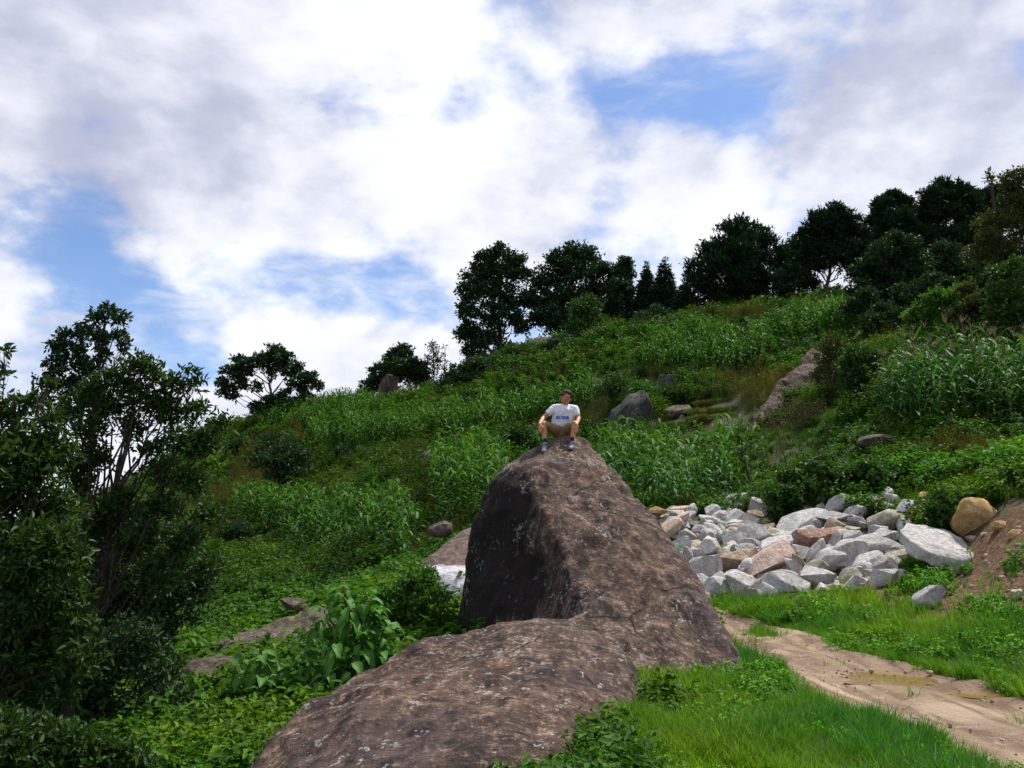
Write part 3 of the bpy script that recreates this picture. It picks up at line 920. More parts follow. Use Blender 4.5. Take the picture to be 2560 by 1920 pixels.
tag(obj('split_rock', me, M['split']), 'brown boulder with a freshly split white foot, left behind the tall boulder', 'boulder')

rock('rock', 'small brown rock in grass just above the half white boulder', M['rock_brown'], 1100, 1322, 60, 42, 0, Y=26)
rock('rock', 'dark brown mossy rock on the slope among maize, left of the seated man', M['rock_brown'], 1100, 1158, 118, 72, -5, Y=50, hi=True)
rock('rock', 'little tan rock peeking from weeds above the dark mossy rock', M['granite_tan'], 995, 1155, 34, 20, 0, Y=54)
rock('rock', 'large grey rock with pale stained foot right behind the seated man', M['rock_grey'], 1562, 1058, 125, 190, 14, Y=48, hi=True, cuts=16, cut=(.38, .7), amp=.1)
rock('rock', 'pink brown stained rock foot below the large grey rock', M['rock_brown'], 1522, 1116, 80, 52, -25, Y=46.5)
rock('rock', 'rounded grey boulder highest in the rock group on the terraces', M['rock_grey'], 1662, 975, 92, 100, -20, Y=55, hi=True, cuts=16, cut=(.38, .7), amp=.1)
rock('rock', 'slim upright grey rock between the two grey boulders', M['granite_olive'], 1633, 1032, 34, 58, 10, Y=52)
rock('rock', 'pinkish flat topped rock overhanging a dark hollow', M['rock_brown'], 1690, 1030, 80, 48, -15, Y=51, hi=True)
rock('rock', 'jagged brown rock at the end of the terraces', M['rock_brown'], 1708, 1062, 36, 60, 5, Y=50)
rock('rock', 'mossy brown rock in front of the lowest terrace', M['rock_brown'], 1698, 1090, 80, 38, -25, Y=47.5, hi=True)
rock('rock', 'pale flat rock under the upper maize field', M['granite_tan'], 1752, 963, 30, 18, 0, Y=57)
rock('rock', 'pale bare rock low in the bank above the pale flat one', M['rock_grey'], 1895, 868, 90, 34, 0, Y=68)
slab = [at(*p) for p in ((1845, 1122, 41.5), (1880, 1045, 43), (1945, 955, 45.5), (2000, 905, 47), (2035, 870, 48.5), (2075, 905, 48), (2085, 1000, 44), (2080, 1120, 41), (1980, 1130, 41))]
slab += [p + Vector((1.5, 3.5, -1.2)) for p in slab]
tag(obj('rock_slope', hull_mesh([slab], .16, 4, ((.4, .45), (1.3, .22), (4, .08)), 5.0), M['boulder']), 'big slanting rock face behind bare twiggy shrubs on the slope', 'rock')
rock('rock', 'dome shaped brown rock rising from the leafy slope under the big maize', M['rock_brown'], 2205, 1115, 130, 62, 0, Y=27.5, hi=True, seed=5)
rock('rock', 'low brown rock half hidden in weeds left of the dome shaped one', M['rock_brown'], 2065, 1155, 110, 46, -10, Y=30, hi=True)
rock('rock', 'dark pointed rock on the skyline among the ridge trees', M['boulder'], 970, 968, 58, 62, 12, Y=86, cuts=12, cut=(.45, .75))
rock('rock', 'mound of brown rock below the two big ridge trees', M['rock_brown'], 1345, 885, 130, 80, -18, Y=86, hi=True, seed=8)
rock('rock', 'reddish orange rock at the edge of the upper maize near the forest', M['granite_red'], 2168, 766, 26, 18, 0, Y=73)
rock('rock', 'pinkish rock patch among ridge bushes left of the seated man', M['granite_tan'], 1215, 985, 46, 42, 10, Y=76)
rock('rock', 'little pink rock on the left skyline beside the umbrella tree', M['granite_red'], 735, 1026, 50, 22, 0, Y=92)
# ledge in the gully
ledge = [at(*p) for p in ((520, 1630, 15), (600, 1585, 15.2), (700, 1545, 15.4), (790, 1512, 15.6), (840, 1530, 15.2), (840, 1610, 14.2), (700, 1640, 14.0), (560, 1690, 13.8), (510, 1690, 14.2))]
ledge += [p + Vector((.4, 1.6, -.5)) for p in ledge]
tag(obj('rock_ledge', hull_mesh([ledge], .05, 4, ((.8, .14), (2.5, .08), (8, .04)), 6.0), M['rock_brown']), 'brown rock ledge behind the broad leaved plant in the gully', 'rock')
gully = [at(*p) for p in ((430, 1720, 12.3), (480, 1650, 12.6), (560, 1640, 12.6), (630, 1680, 12.2), (650, 1780, 11.4), (560, 1830, 11.0), (440, 1820, 11.3))]
gully += [p + Vector((0, 1.4, -.3)) for p in gully]
tag(obj('rock', hull_mesh([gully], .05, 4, ((.8, .14), (2.5, .08), (8, .04)), 9.0), M['rock_brown']), 'dark crumbling rock under the ledge by the young tree', 'rock')
rock('rock', 'little pale rock in weeds just above the gully ledge', M['rock_brown'], 735, 1515, 80, 40, 10, Y=18)
rock('rock', 'light sandy rock glimpsed behind the young tree trunk', M['granite_tan'], 350, 1478, 70, 36, 15, Y=36)

# dry stone retaining wall under the pines
rw = thing('stone_wall', 'low dry stone wall on the bank under the pines', 'wall', at(2050, 735, 88))
mats = [M['rock_brown'], M['granite_tan'], M['rock_grey']]
for k in range(90):
    u = 1965 + (k % 30) * 6 + rng.uniform(-2, 2)
    row = k // 30
    v = 756 - row * 9 - (u - 1965) * .08 + rng.uniform(-2, 2)
    c = at(u, v, 87.6 + rng.uniform(-.15, .15))
    V, T = rock_np((rng.uniform(.13, .2), .2, rng.uniform(.12, .18)), 3000 + k)
    V, T = V, T
    me = mesh_np('stone', V, [T], smooth=True)
    o = obj('stone', me, mats[k % 3], rw, loc=c - rw.location)

# grassy terraces
m, t = new_mat('terrace_bank')
co = t.n('ShaderNodeTexCoord').outputs['Object']
n2 = t.noise(co, 3, 6, .65)
M['bank'] = finish(m, t, t.mix(t.smooth(n2, .4, .62), (.045, .035, .014), (.11, .085, .03)), .95, n2, .8, .1)
TERR = []
for (u0, u1, v, Y, hpx) in ((1735, 1830, 1016, 51.5, 16), (1718, 1868, 1042, 49.5, 19), (1722, 1840, 1070, 47.5, 24), (1650, 1760, 1076, 47.8, 14), (1660, 1830, 1122, 44.0, 12), (1850, 1930, 970, 53.5, 14)):
    a0, a1 = at(u0, v, Y), at(u1, v, Y)
    hh = hpx * Y / F
    n_ = 26
    tt = np.linspace(0, 1, n_)
    px = a0.x + (a1.x - a0.x) * tt
    py = Y - .5 * np.sin(np.pi * tt) + rng.normal(0, .05, n_)
    top = max(a0.z, float(gz(px, py).mean())) + .16 + .05 * np.sin(tt * 9) + .25 * (tt - .5)
    rows = [(py - .35 - .1, top - hh - .6), (py - .25, top - hh), (py - .08, top - .12), (py, top), (py + 1.3, top + .05), (py + 2.0, top - .5)]
    V = np.concatenate([np.stack([px, yy, zz], -1) for yy, zz in rows])
    i, j = np.meshgrid(np.arange(len(rows) - 1), np.arange(n_ - 1), indexing='ij')
    Q = np.stack([i * n_ + j, i * n_ + j + 1, (i + 1) * n_ + j + 1, (i + 1) * n_ + j], -1).reshape(-1, 4)
    tag(obj('terrace', mesh_np('terrace', V, [Q], smooth=True), M['bank']), 'narrow earthen terrace step on the hillside behind the boulder', kind='structure')
    TERR.append((px, py, top, hh))


# ------------------------------------------------------------------ scattered plants (real meshes set out on the ground)
def scatter(name, protos, mat, pts, rot, scl, tint, label, up=None):
    """one object of ground cover: points on the terrain, each carrying one of the small plant meshes"""
    coll = bpy.data.collections.new(name + '_kinds')
    for k, me in enumerate(protos):
        if not me.materials:
            me.materials.append(mat)
        coll.objects.link(bpy.data.objects.new('%s_kind_%02d' % (name, k), me))
    me = bpy.data.meshes.new(name)
    me.vertices.add(len(pts))
    me.vertices.foreach_set('co', np.asarray(pts, np.float32).ravel())
    for an, ty, key, arr in (('rot', 'FLOAT_VECTOR', 'vector', rot), ('scl', 'FLOAT', 'value', scl), ('tint', 'FLOAT_VECTOR', 'vector', tint)):
        a = me.attributes.new(an, ty, 'POINT')
        a.data.foreach_set(key, np.asarray(arr, np.float32).ravel())
    a = me.attributes.new('idx', 'INT', 'POINT')
    a.data.foreach_set('value', rng.integers(0, len(protos), len(pts)).astype(np.int32))
    ng = bpy.data.node_groups.new(name + '_nodes', 'GeometryNodeTree')
    ng.interface.new_socket('Geometry', in_out='INPUT', socket_type='NodeSocketGeometry')
    ng.interface.new_socket('Geometry', in_out='OUTPUT', socket_type='NodeSocketGeometry')
    N, Lk = ng.nodes.new, ng.links.new
    gi, go = N('NodeGroupInput'), N('NodeGroupOutput')
    iop, ci = N('GeometryNodeInstanceOnPoints'), N('GeometryNodeCollectionInfo')
    ci.inputs['Collection'].default_value = coll
    ci.inputs['Separate Children'].default_value = True
    ci.inputs['Reset Children'].default_value = True
    iop.inputs['Pick Instance'].default_value = True
    Lk(gi.outputs[0], iop.inputs['Points'])
    Lk(ci.outputs[0], iop.inputs['Instance'])
    for an, ty, sock in (('rot', 'FLOAT_VECTOR', 'Rotation'), ('scl', 'FLOAT', 'Scale'), ('idx', 'INT', 'Instance Index')):
        na_ = N('GeometryNodeInputNamedAttribute')
        na_.data_type = ty
        na_.inputs['Name'].default_value = an
        src = na_.outputs['Attribute']
        if an == 'rot':
            e = N('FunctionNodeEulerToRotation')
            Lk(src, e.inputs[0])
            src = e.outputs[0]
        Lk(src, iop.inputs[sock])
    Lk(iop.outputs[0], go.inputs[0])
    o = obj(name, me)
    md = o.modifiers.new('scatter', 'NODES')
    md.node_group = ng
    tag(o, label, kind='stuff')
    return o


def blade_proto(n, h, spread, wid, curve=.5, seg=3, seed=0, base_lv=(0, 1)):
    """a tuft of n curved grass blades"""
    a = Acc()
    for k in range(n):
        az_ = rng.uniform(0, 2 * np.pi)
        d = np.array([math.cos(az_), math.sin(az_), 0])
        s = np.array([-d[1], d[0], 0])
        b = d * rng.uniform(0, spread) * .6 + s * rng.normal(0, spread * .25)
        hh = h * rng.uniform(.55, 1.1)
        lean = rng.uniform(.15, 1.0) * curve
        tt = np.linspace(0, 1, seg + 1)
        ctr = b + np.outer(tt ** 1.8 * hh * lean, d) + np.outer(tt * hh * (1 - .35 * lean * tt), [0, 0, 1])
        wv = wid * (1 - tt ** 1.6) * rng.uniform(.7, 1.2)
        Lf, Rt = ctr + np.outer(wv, s), ctr - np.outer(wv, s)
        V = np.empty((2 * seg + 1, 3))
        V[0:2 * seg:2], V[1:2 * seg:2] = Lf[:-1], Rt[:-1]
        V[-1] = ctr[-1]
        Q = [[2 * i, 2 * i + 1, 2 * i + 3, 2 * i + 2] for i in range(seg - 1)]
        T = [[2 * seg - 2, 2 * seg - 1, 2 * seg]]
        lv = rng.uniform(*base_lv)
        n0 = a.n
        a.V.append(V)
        a.L.append(np.full(len(V), lv))
        if Q:
            a.Q.append(np.array(Q) + n0)
        a.T.append(np.array(T) + n0)
        a.n += len(V)
    return a


def weed_proto(n, h, rad, leaf, wid=.55, k=4, stems=5, flat=.5):
    """a leafy herb clump: stems with leaves all the way up"""
    a = Acc()
    st = []
    for s in range(stems):
        az_ = rng.uniform(0, 2 * np.pi)
        tip = np.array([math.cos(az_) * rad * rng.uniform(.2, 1), math.sin(az_) * rad * rng.uniform(.2, 1), h * rng.uniform(.55, 1.05)])
        b = tip * np.array([.25, .25, 0])
        st.append((b, tip))
        tube(a, bent(b, tip, 4, .04), (leaf * .05, leaf * .02), 3, .15)
    w_ = rng.integers(0, stems, n)
    tt = rng.uniform(.12, 1.0, n) ** .7
    B = np.array([st[i][0] for i in w_])
    Tp = np.array([st[i][1] for i in w_])
    C = B + (Tp - B) * tt[:, None] + rng.normal(0, rad * .10, (n, 3))
    C[:, 2] = np.maximum(C[:, 2], .01)
    az_ = rng.uniform(0, 2 * np.pi, n)
    D = np.stack([np.cos(az_), np.sin(az_), rng.uniform(-.45, .5, n)], -1)
    U = rdirs(n, 1.8 * flat + .5)
    S = leaf * rng.uniform(.6, 1.25, n)
    V = leaf_cloud(C, D, U, S, wid, k)
    Fc = leaf_faces(n, V)
    a.add(V.reshape(-1, 3), Fc, np.repeat(np.clip(rng.normal(.5, .28, n) + (tt - .5) * .5, 0, 1), k))
    return a


def polar_points(n, az0, az1, r0, r1, gamma=1.0):
    """random ground points, thinner with distance"""
    az_ = np.radians(rng.uniform(az0, az1, n))
    l = np.exp(np.log(r0) + (np.log(r1) - np.log(r0)) * rng.uniform(0, 1, n) ** gamma)
    x, y = np.sin(az_) * l, np.cos(az_) * l
    return np.stack([x, y], -1)


def vnoise(p, sc, seed=0.0):
    return np.array([noise.noise(Vector((q[0] * sc + seed, q[1] * sc - seed, seed))) for q in p])


def zrot(n, lean=.12):
    return np.stack([rng.normal(0, lean, n), rng.normal(0, lean, n), rng.uniform(0, 2 * np.pi, n)], -1)


# footprint of the big boulder: keep plants out
BV = np.empty(len(boulder.data.vertices) * 3, np.float32)
boulder.data.vertices.foreach_get('co', BV)
BV = BV.reshape(-1, 3)
_cell = .12
_occ = {}
for q in BV:
    kx = (int(math.floor(q[0] / _cell)), int(math.floor(q[1] / _cell)))
    _occ[kx] = max(_occ.get(kx, -9), q[2])


def off_boulder(p, z, margin=.02):
    return np.array([_occ.get((int(math.floor(a / _cell)), int(math.floor(b / _cell))), -9) < c + margin for (a, b), c in zip(p, z)])


M['grass'] = leaf_mat('grass_blade', (.085, .195, .014), (.165, .295, .024), .42, .6, True, .15)
M['weed'] = leaf_mat('weed_leaf', (.032, .105, .011), (.100, .215, .020), .36, .6, True, .12)
M['dry'] = leaf_mat('dry_grass', (.10, .085, .030), (.20, .165, .06), .3, .7, True, .1)

short = [blade_proto(16, .13, .10, .0042, .8).build('grass_tuft') for _ in range(5)]
longg = [blade_proto(18, .26, .13, .0052, .9).build('grass_tuft') for _ in range(5)]
far_g = [blade_proto(26, .55, .35, .018, .8).build('grass_clump') for _ in range(4)]
weeds = [weed_proto(60, .34, .24, .085).build('weed') for _ in range(5)]
herbs = [weed_proto(90, .85, .55, .17, .6).build('herb') for _ in range(6)]
seedy = []
for _ in range(4):
    a = blade_proto(22, .95, .40, .012, .6)
    for k in range(9):
        b = np.array([rng.normal(0, .15), rng.normal(0, .15), 0])
        tip = b + np.array([rng.normal(0, .14), rng.normal(0, .14), rng.uniform(.8, 1.25)])
        tube(a, bent(b, tip, 4, .05), (.006, .004), 3, .95)
        nn = 8
        C = tip + np.outer(np.linspace(-.28, .02, nn), unit(tip - b)) + rng.normal(0, .012, (nn, 3))
        V = leaf_cloud(C, rdirs(nn, .6), rdirs(nn, .5), rng.uniform(.05, .09, nn), .35)
        a.add(V.reshape(-1, 3), leaf_faces(nn, V), 1.0)
    seedy.append(a.build('seed_grass'))

# --- short lawn on the flat ground by the track
GR = np.array
p = polar_points(60000, -18, 46, 4.6, 17.5, .85)
keep = ~inside(p, PATH_POLY)
z = gz(p[:, 0], p[:, 1])
keep &= off_boulder(p, z)
keep &= (p[:, 0] > .15 - (p[:, 1] < 9) * .9) | (p[:, 1] > 14.5)
bank_d = np.hypot((p[:, 0] - bank.x), (p[:, 1] - bank.y) * .75) + vnoise(p, 1.1, 4) * 1.2
keep &= (bank_d > 2.1) | (rng.uniform(0, 1, len(p)) < .06)
heap_foot = poly((1500, 1480), (1760, 1495), (2000, 1495), (2150, 1490), (2250, 1440), (2300, 1300), (1500, 1300))
keep &= ~inside(p, heap_foot) | (rng.uniform(0, 1, len(p)) < .04)
nv = .9 * vnoise(p, .55, 2) + .7 * vnoise(p, 1.6, 7) + .7 * vnoise(p, 3.7, 3)
thin = poly((1990, 1500), (2400, 1490), (2450, 1570), (2150, 1580))
keep &= ~inside(p, thin) | (rng.uniform(0, 1, len(p)) < .45)
keep &= ~inside(p, poly((2320, 1935), (2345, 1880), (2440, 1886), (2500, 1935)))
keep &= (nv > -.42) | (rng.uniform(0, 1, len(p)) < .5)
p, z, nv = p[keep], z[keep], nv[keep]
yel = np.clip(1.7 * vnoise(p, .42, 23) + .5 * nv + .30 + rng.normal(0, .12, len(p)), 0, 1)[:, None]
tnt = (1 - yel) * GR([.50, .80, .95]) + yel * GR([1.7, 1.28, .7])
tnt *= rng.uniform(.65, 1.25, (len(p), 1))
sc = rng.uniform(.5, 1.35, len(p)) * np.clip(1.0 - .75 * nv, .4, 1.9) * np.clip(p[:, 1] / 9, .7, 1.0)
isl = (nv < .05) | (rng.uniform(0, 1, len(p)) < .12)
scatter('grass', short, M['grass'], np.column_stack([p, z - .01])[~isl], zrot((~isl).sum()), sc[~isl], tnt[~isl], 'short bright green grass on the flat ground by the track')
scatter('long_grass', longg, M['grass'], np.column_stack([p, z - .01])[isl], zrot(isl.sum()), sc[isl] * .85, tnt[isl] * GR([.85, .92, .9]), 'longer darker tufts of grass beside the track and boulder')
# tufts overhanging the track edges
e = np.concatenate([Lp[rng.integers(20, 150, 900)] + np.column_stack([rng.normal(-.02, .07, 900), rng.normal(0, .05, 900)]), Rp[rng.integers(20, 150, 900)] + np.column_stack([rng.normal(.02, .07, 900), rng.normal(0, .05, 900)])])
mid = np.array([hit(u, v) for (u, v) in zip(rng.normal(1905, 24, 160), rng.normal(1592, 7, 160))])
tuft = np.array([Lp[i_] * (1 - f_) + Rp[i_] * f_ for i_, f_ in zip(rng.integers(15, 149, 60), np.clip(rng.normal(.5, .12, 60), 0, 1))])
tuft = np.repeat(tuft[::6], 4, axis=0) + rng.normal(0, .07, (40, 2))
e = np.concatenate([e, mid, tuft])
e = e[off_boulder(e, gz(e[:, 0], e[:, 1]))]
scatter('edge_grass', longg, M['grass'], np.column_stack([e, gz(e[:, 0], e[:, 1])]), zrot(len(e), .3), rng.uniform(.35, .8, len(e)), rng.uniform(.8, 1.15, (len(e), 1)) * GR([.9, .98, .9]), 'ragged grass fringe along both edges of the track')

# broadleaf weeds dotted through the lawn
p = polar_points(5200, -8, 46, 4.6, 17, .85)
z = gz(p[:, 0], p[:, 1])
keep = ~inside(p, PATH_POLY) & off_boulder(p, z) & (p[:, 0] > .2) & (vnoise(p, .7, 41) > .02) & ~inside(p, heap_foot)
p, z = p[keep], z[keep]
scatter('lawn_weeds', weeds, M['weed'], np.column_stack([p, z - .01]), zrot(len(p), .25), rng.uniform(.25, .6, len(p)) * np.clip(p[:, 1] / 8, .8, 1.5), rng.uniform(.8, 1.6, (len(p), 1)) * GR([1.1, 1.15, .8]), 'small broadleaf weeds dotted through the short grass')
p = polar_points(2600, -8, 46, 4.6, 17, .85)
keep = ~inside(p, PATH_POLY) & (p[:, 0] > .2) & (vnoise(p, .6, 77) > .08) & ~inside(p, heap_foot)
p = p[keep]
z = gz(p[:, 0], p[:, 1])
keep = off_boulder(p, z)
p, z = p[keep], z[keep]
scatter('straw_grass', short, M['dry'], np.column_stack([p, z - .01]), zrot(len(p), .3), rng.uniform(.6, 1.3, len(p)), rng.uniform(.8, 1.5, (len(p), 1)) * GR([1.3, 1.4, .8]), 'yellow straw tufts among the short grass')

# --- leafy weeds round the foot of the boulder and in the near gully
p = polar_points(16000, -40, 14, 4.6, 20, .8)
z = gz(p[:, 0], p[:, 1])
keep = off_boulder(p, z) & ((p[:, 0] < .9 - np.clip((p[:, 1] - 9) * .2, 0, 1)) | (vnoise(p, .8, 3) > .28)) & ~inside(p, PATH_POLY)
keep &= ~inside(p, poly((990, 1575), (1260, 1575), (1260, 1500), (1000, 1500)))
p, z = p[keep], z[keep]
tn = np.clip(vnoise(p, .5, 9) + .4, 0, 1)[:, None]
tnt = (1 - tn) * GR([.85, 1.0, .9]) + tn * GR([1.6, 1.35, .7])
scatter('weeds', weeds, M['weed'], np.column_stack([p, z - .02]), zrot(len(p), .2), rng.uniform(.6, 1.3, len(p)) * np.clip(p[:, 1] / 9, .75, 1.9), tnt * rng.uniform(.42, .92, (len(p), 1)), 'low leafy weeds at the boulder foot and in the gully')

p = polar_points(1500, -40, -2, 6.5, 24, .9)
z = gz(p[:, 0], p[:, 1])
keep = off_boulder(p, z) & (vnoise(p, .45, 52) > -.05)
p, z = p[keep], z[keep]
scatter('gully_herbs', herbs, M['weed'], np.column_stack([p, z - .03]), zrot(len(p), .2), rng.uniform(.3, .75, len(p)) * np.clip(p[:, 1] / 13, .7, 1.5), rng.uniform(.55, 1.0, (len(p), 1)) * GR([.9, .95, .9]), 'taller dark herbs standing out of the gully weeds')

q = poly((985, 1580), (1260, 1580), (1260, 1490), (1000, 1495))
lo, hi = q.min(0), q.max(0)
p = rng.uniform(lo, hi, (2600, 2))
p = p[inside(p, q)]
z = gz(p[:, 0], p[:, 1])
k_ = off_boulder(p, z)
p, z = p[k_], z[k_]
scatter('back_grass', longg, M['grass'], np.column_stack([p, z - .01]), zrot(len(p)), rng.uniform(.7, 1.3, len(p)), rng.uniform(.8, 1.15, (len(p), 1)) * GR([1.0, 1.05, .9]), 'bright grass strip behind the boulder under the half white rock')

# --- weeds creeping over the heap and the bank
p = polar_points(5200, 6, 44, 12, 27, 1)
z = gz(p[:, 0], p[:, 1])
bank_d = np.hypot((p[:, 0] - bank.x), (p[:, 1] - bank.y) * .75)
hv = vnoise(p, .9, 12)
zone = inside(p, poly((2250, 1490), (2440, 1490), (2440, 1400), (2360, 1390), (2260, 1380)))
zone2 = inside(p, poly((2240, 1215), (2420, 1205), (2600, 1190), (2600, 1080), (2200, 1060), (1930, 1110), (2060, 1165)))
zone3 = inside(p, poly((1600, 1310), (1780, 1330), (1900, 1330), (1900, 1270), (1600, 1260)))
keep = ((zone | (zone3 & (hv > .25))) & (bank_d > 1.2)) | zone2
keep &= ~inside(p, HEAP_POLY) | (hv > .34)
p, z, zn2 = p[keep], z[keep], zone2[keep]
tn = np.clip(vnoise(p, .35, 19) + .45, 0, 1)[:, None]
tnt = (1 - tn) * GR([.8, 1.0, .8]) + tn * GR([1.25, 1.4, .8])
scatter('bank_weeds', weeds, M['weed'], np.column_stack([p, z]), zrot(len(p), .25), rng.uniform(.8, 1.5, len(p)) * np.where(zn2, 1.4, .7), tnt * rng.uniform(.75, 1.2, (len(p), 1)), 'dense bright green weeds covering the bank above the stone heap')

# --- hillside herbs and rough grass
FIELDS = [(2.2, poly((1610, 945), (1890, 935), (1930, 890), (1900, 855), (1640, 870))), (2.0, poly((1900, 880), (1960, 870), (2190, 830), (2200, 780), (1990, 800))),
          (2.2, poly((770, 1135), (900, 1140), (1150, 1115), (1330, 1085), (1480, 1035), (1500, 990), (1380, 1020), (1180, 1065), (980, 1090), (780, 1095))),
          (1.9, poly((560, 1330), (720, 1385), (1000, 1400), (1030, 1345), (980, 1310), (760, 1300), (590, 1290))), (1.8, poly((1080, 1310), (1240, 1310), (1260, 1190), (1150, 1160), (1080, 1210))),
          (1.3, poly((1490, 1240), (1560, 1250), (1880, 1240), (1900, 1190), (1840, 1160), (1640, 1150), (1500, 1165))), (1.8, poly((640, 1085), (760, 1085), (980, 1050), (900, 1030), (740, 1040), (640, 1060))),
          (1.5, poly((1680, 870), (1740, 860), (1800, 845), (1700, 845)))]
p = polar_points(40000, -40, 40, 17, 112, 1.0)
z = gz(p[:, 0], p[:, 1])
keep = ~inside(p, heap_foot) & ~((p[:, 1] < 24) & (p[:, 0] > .5) & (p[:, 0] < 9))
bank_d = np.hypot((p[:, 0] - bank.x), (p[:, 1] - bank.y) * .75)
keep &= bank_d > 3
keep &= ~inside(p, poly((1640, 1130), (1850, 1130), (1885, 1060), (1850, 1005), (1720, 1005), (1640, 1070)))
keep &= ~inside(p, poly((1480, 1130), (1640, 1120), (1740, 1050), (1700, 955), (1600, 960), (1500, 1060))) | (rng.uniform(0, 1, len(p)) < .55)
keep &= ~inside(p, poly((1830, 1160), (2060, 1160), (2060, 1000), (1880, 1020))) | (rng.uniform(0, 1, len(p)) < .6)
for dens_, pg in FIELDS:
    if dens_ > 1.4:
        keep &= ~inside(p, pg) | (rng.uniform(0, 1, len(p)) < .22)
p, z = p[keep], z[keep]
kind = vnoise(p, .11, 5) + .5 * vnoise(p, .33, 8) + rng.normal(0, .14, len(p))
olive = inside(p, poly((520, 1300), (1080, 1310), (1180, 1140), (900, 1145), (600, 1150))) | inside(p, poly((1500, 1140), (1900, 1120), (2000, 960), (1900, 930), (1600, 990)))
sd_ = (kind > .30) | (olive & (kind > -.10))
rg = ~sd_ & (kind < -.22)
hb = ~sd_ & ~rg
scl0 = np.clip(np.hypot(p[:, 0], p[:, 1]) / 55, .6, 1.6)
tn = np.clip(vnoise(p, .09, 31) * 1.2 + .42 + rng.normal(0, .15, len(p)), 0, 1)[:, None]
green = ((1 - tn) * GR([.75, .95, .95]) + tn * GR([1.35, 1.2, .65])) * rng.uniform(.35, .9, (len(p), 1))
P3 = np.column_stack([p, z - .03])
scatter('hillside_herbs', herbs, M['weed'], P3[hb], zrot(hb.sum(), .2), (scl0 * rng.uniform(.6, 1.35, len(p)))[hb], green[hb], 'mixed green herbs and low scrub covering the hillside')
scatter('rough_grass', far_g, M['grass'], P3[rg], zrot(rg.sum(), .2), (scl0 * rng.uniform(.7, 1.4, len(p)))[rg], green[rg] * GR([.75, .72, .8]), 'rough grass patches on the hillside')
scatter('seed_grass', seedy, M['dry'], P3[sd_], zrot(sd_.sum(), .2), (scl0 * rng.uniform(.6, 1.2, len(p)))[sd_], green[sd_] * GR([.85, .95, .7]), 'olive seeding grass between the maize fields')

# --- taller scrub tangled over the slope
scrub = []
for _ in range(6):
    a = Acc()
    for q in range(5):
        wp = weed_proto(110, 1.3, .8, .16, .5, stems=9)
        off = np.array([rng.normal(0, .5), rng.normal(0, .5), 0])
        for V_, in [(v_,) for v_ in wp.V]:
            V_ += off
        n0 = a.n
        a.V += wp.V
        a.L += wp.L
        a.Q += [f_ + n0 for f_ in wp.Q]
        a.T += [f_ + n0 for f_ in wp.T]
        a.n += wp.n
    scrub.append(a.build('scrub'))
p = polar_points(1500, -24, 36, 28, 100, .9)
keep = vnoise(p, .07, 61) + .4 * vnoise(p, .2, 13) > .02
for dens_, pg in FIELDS:
    keep &= ~inside(p, pg)
p = p[keep]
tn = rng.uniform(0, 1, (len(p), 1)) ** 1.5
scatter('hillside_scrub', scrub, M['weed'], np.column_stack([p, gz(p[:, 0], p[:, 1]) - .1]), zrot(len(p), .12), rng.uniform(.5, 1.25, len(p)), ((1 - tn) * GR([.42, .52, .5]) + tn * GR([1.1, .85, .5])) * rng.uniform(.5, 1.0, (len(p), 1)), 'tangled scrub and thicket spread over the slope')

# --- turf on the terrace steps
TP = []
for (px, py, top, hh) in TERR:
    n_ = 170
    k = rng.uniform(0, len(px) - 1, n_)
    x = np.interp(k, np.arange(len(px)), px)
    y = np.interp(k, np.arange(len(px)), py) + rng.uniform(0, 1.2, n_)
    TP.append(np.column_stack([x, y, np.interp(k, np.arange(len(px)), top)]))
TP = np.concatenate(TP)
scatter('terrace_turf', far_g, M['grass'], TP, zrot(len(TP)), rng.uniform(.4, .65, len(TP)), rng.uniform(.3, .8, (len(TP), 1)) * GR([1.0, .95, .8]), 'bright green turf along the terrace steps')
TB = []
for (px, py, top, hh) in TERR:
    n_ = 200
    k = rng.uniform(0, len(px) - 1, n_)
    f_ = rng.uniform(0, 1, n_)
    TB.append(np.column_stack([np.interp(k, np.arange(len(px)), px), np.interp(k, np.arange(len(px)), py) - .1 - .2 * f_, np.interp(k, np.arange(len(px)), top) - .15 - hh * f_]))
TB = np.concatenate(TB)
scatter('terrace_bank_grass', seedy, M['dry'], TB, zrot(len(TB), .4), rng.uniform(.2, .4, len(TB)), rng.uniform(.5, .9, (len(TB), 1)) * GR([.8, .7, .6]), 'dry brown grass hanging over the terrace banks')


# ------------------------------------------------------------------ trees and shrubs
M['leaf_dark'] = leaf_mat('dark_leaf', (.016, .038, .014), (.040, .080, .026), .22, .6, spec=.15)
M['leaf_pine'] = leaf_mat('pine_needle', (.012, .030, .013), (.030, .062, .022), .12, .7, spec=.1)
M['leaf_mid'] = leaf_mat('mid_green_leaf', (.022, .062, .011), (.062, .128, .022), .32, .55, spec=.2)
M['leaf_bright'] = leaf_mat('bright_leaf', (.035, .105, .013), (.085, .195, .025), .35, .5, spec=.25)
M['leaf_olive'] = leaf_mat('olive_leaf', (.040, .054, .014), (.088, .098, .026), .3, .6, spec=.15)
M['leaf_brown'] = leaf_mat('brownish_leaf', (.060, .055, .022), (.13, .11, .045), .3, .6, spec=.15)
M['leaf_near'] = leaf_mat('near_tree_leaf', (.016, .042, .008), (.055, .105, .018), .36, .5, spec=.22)


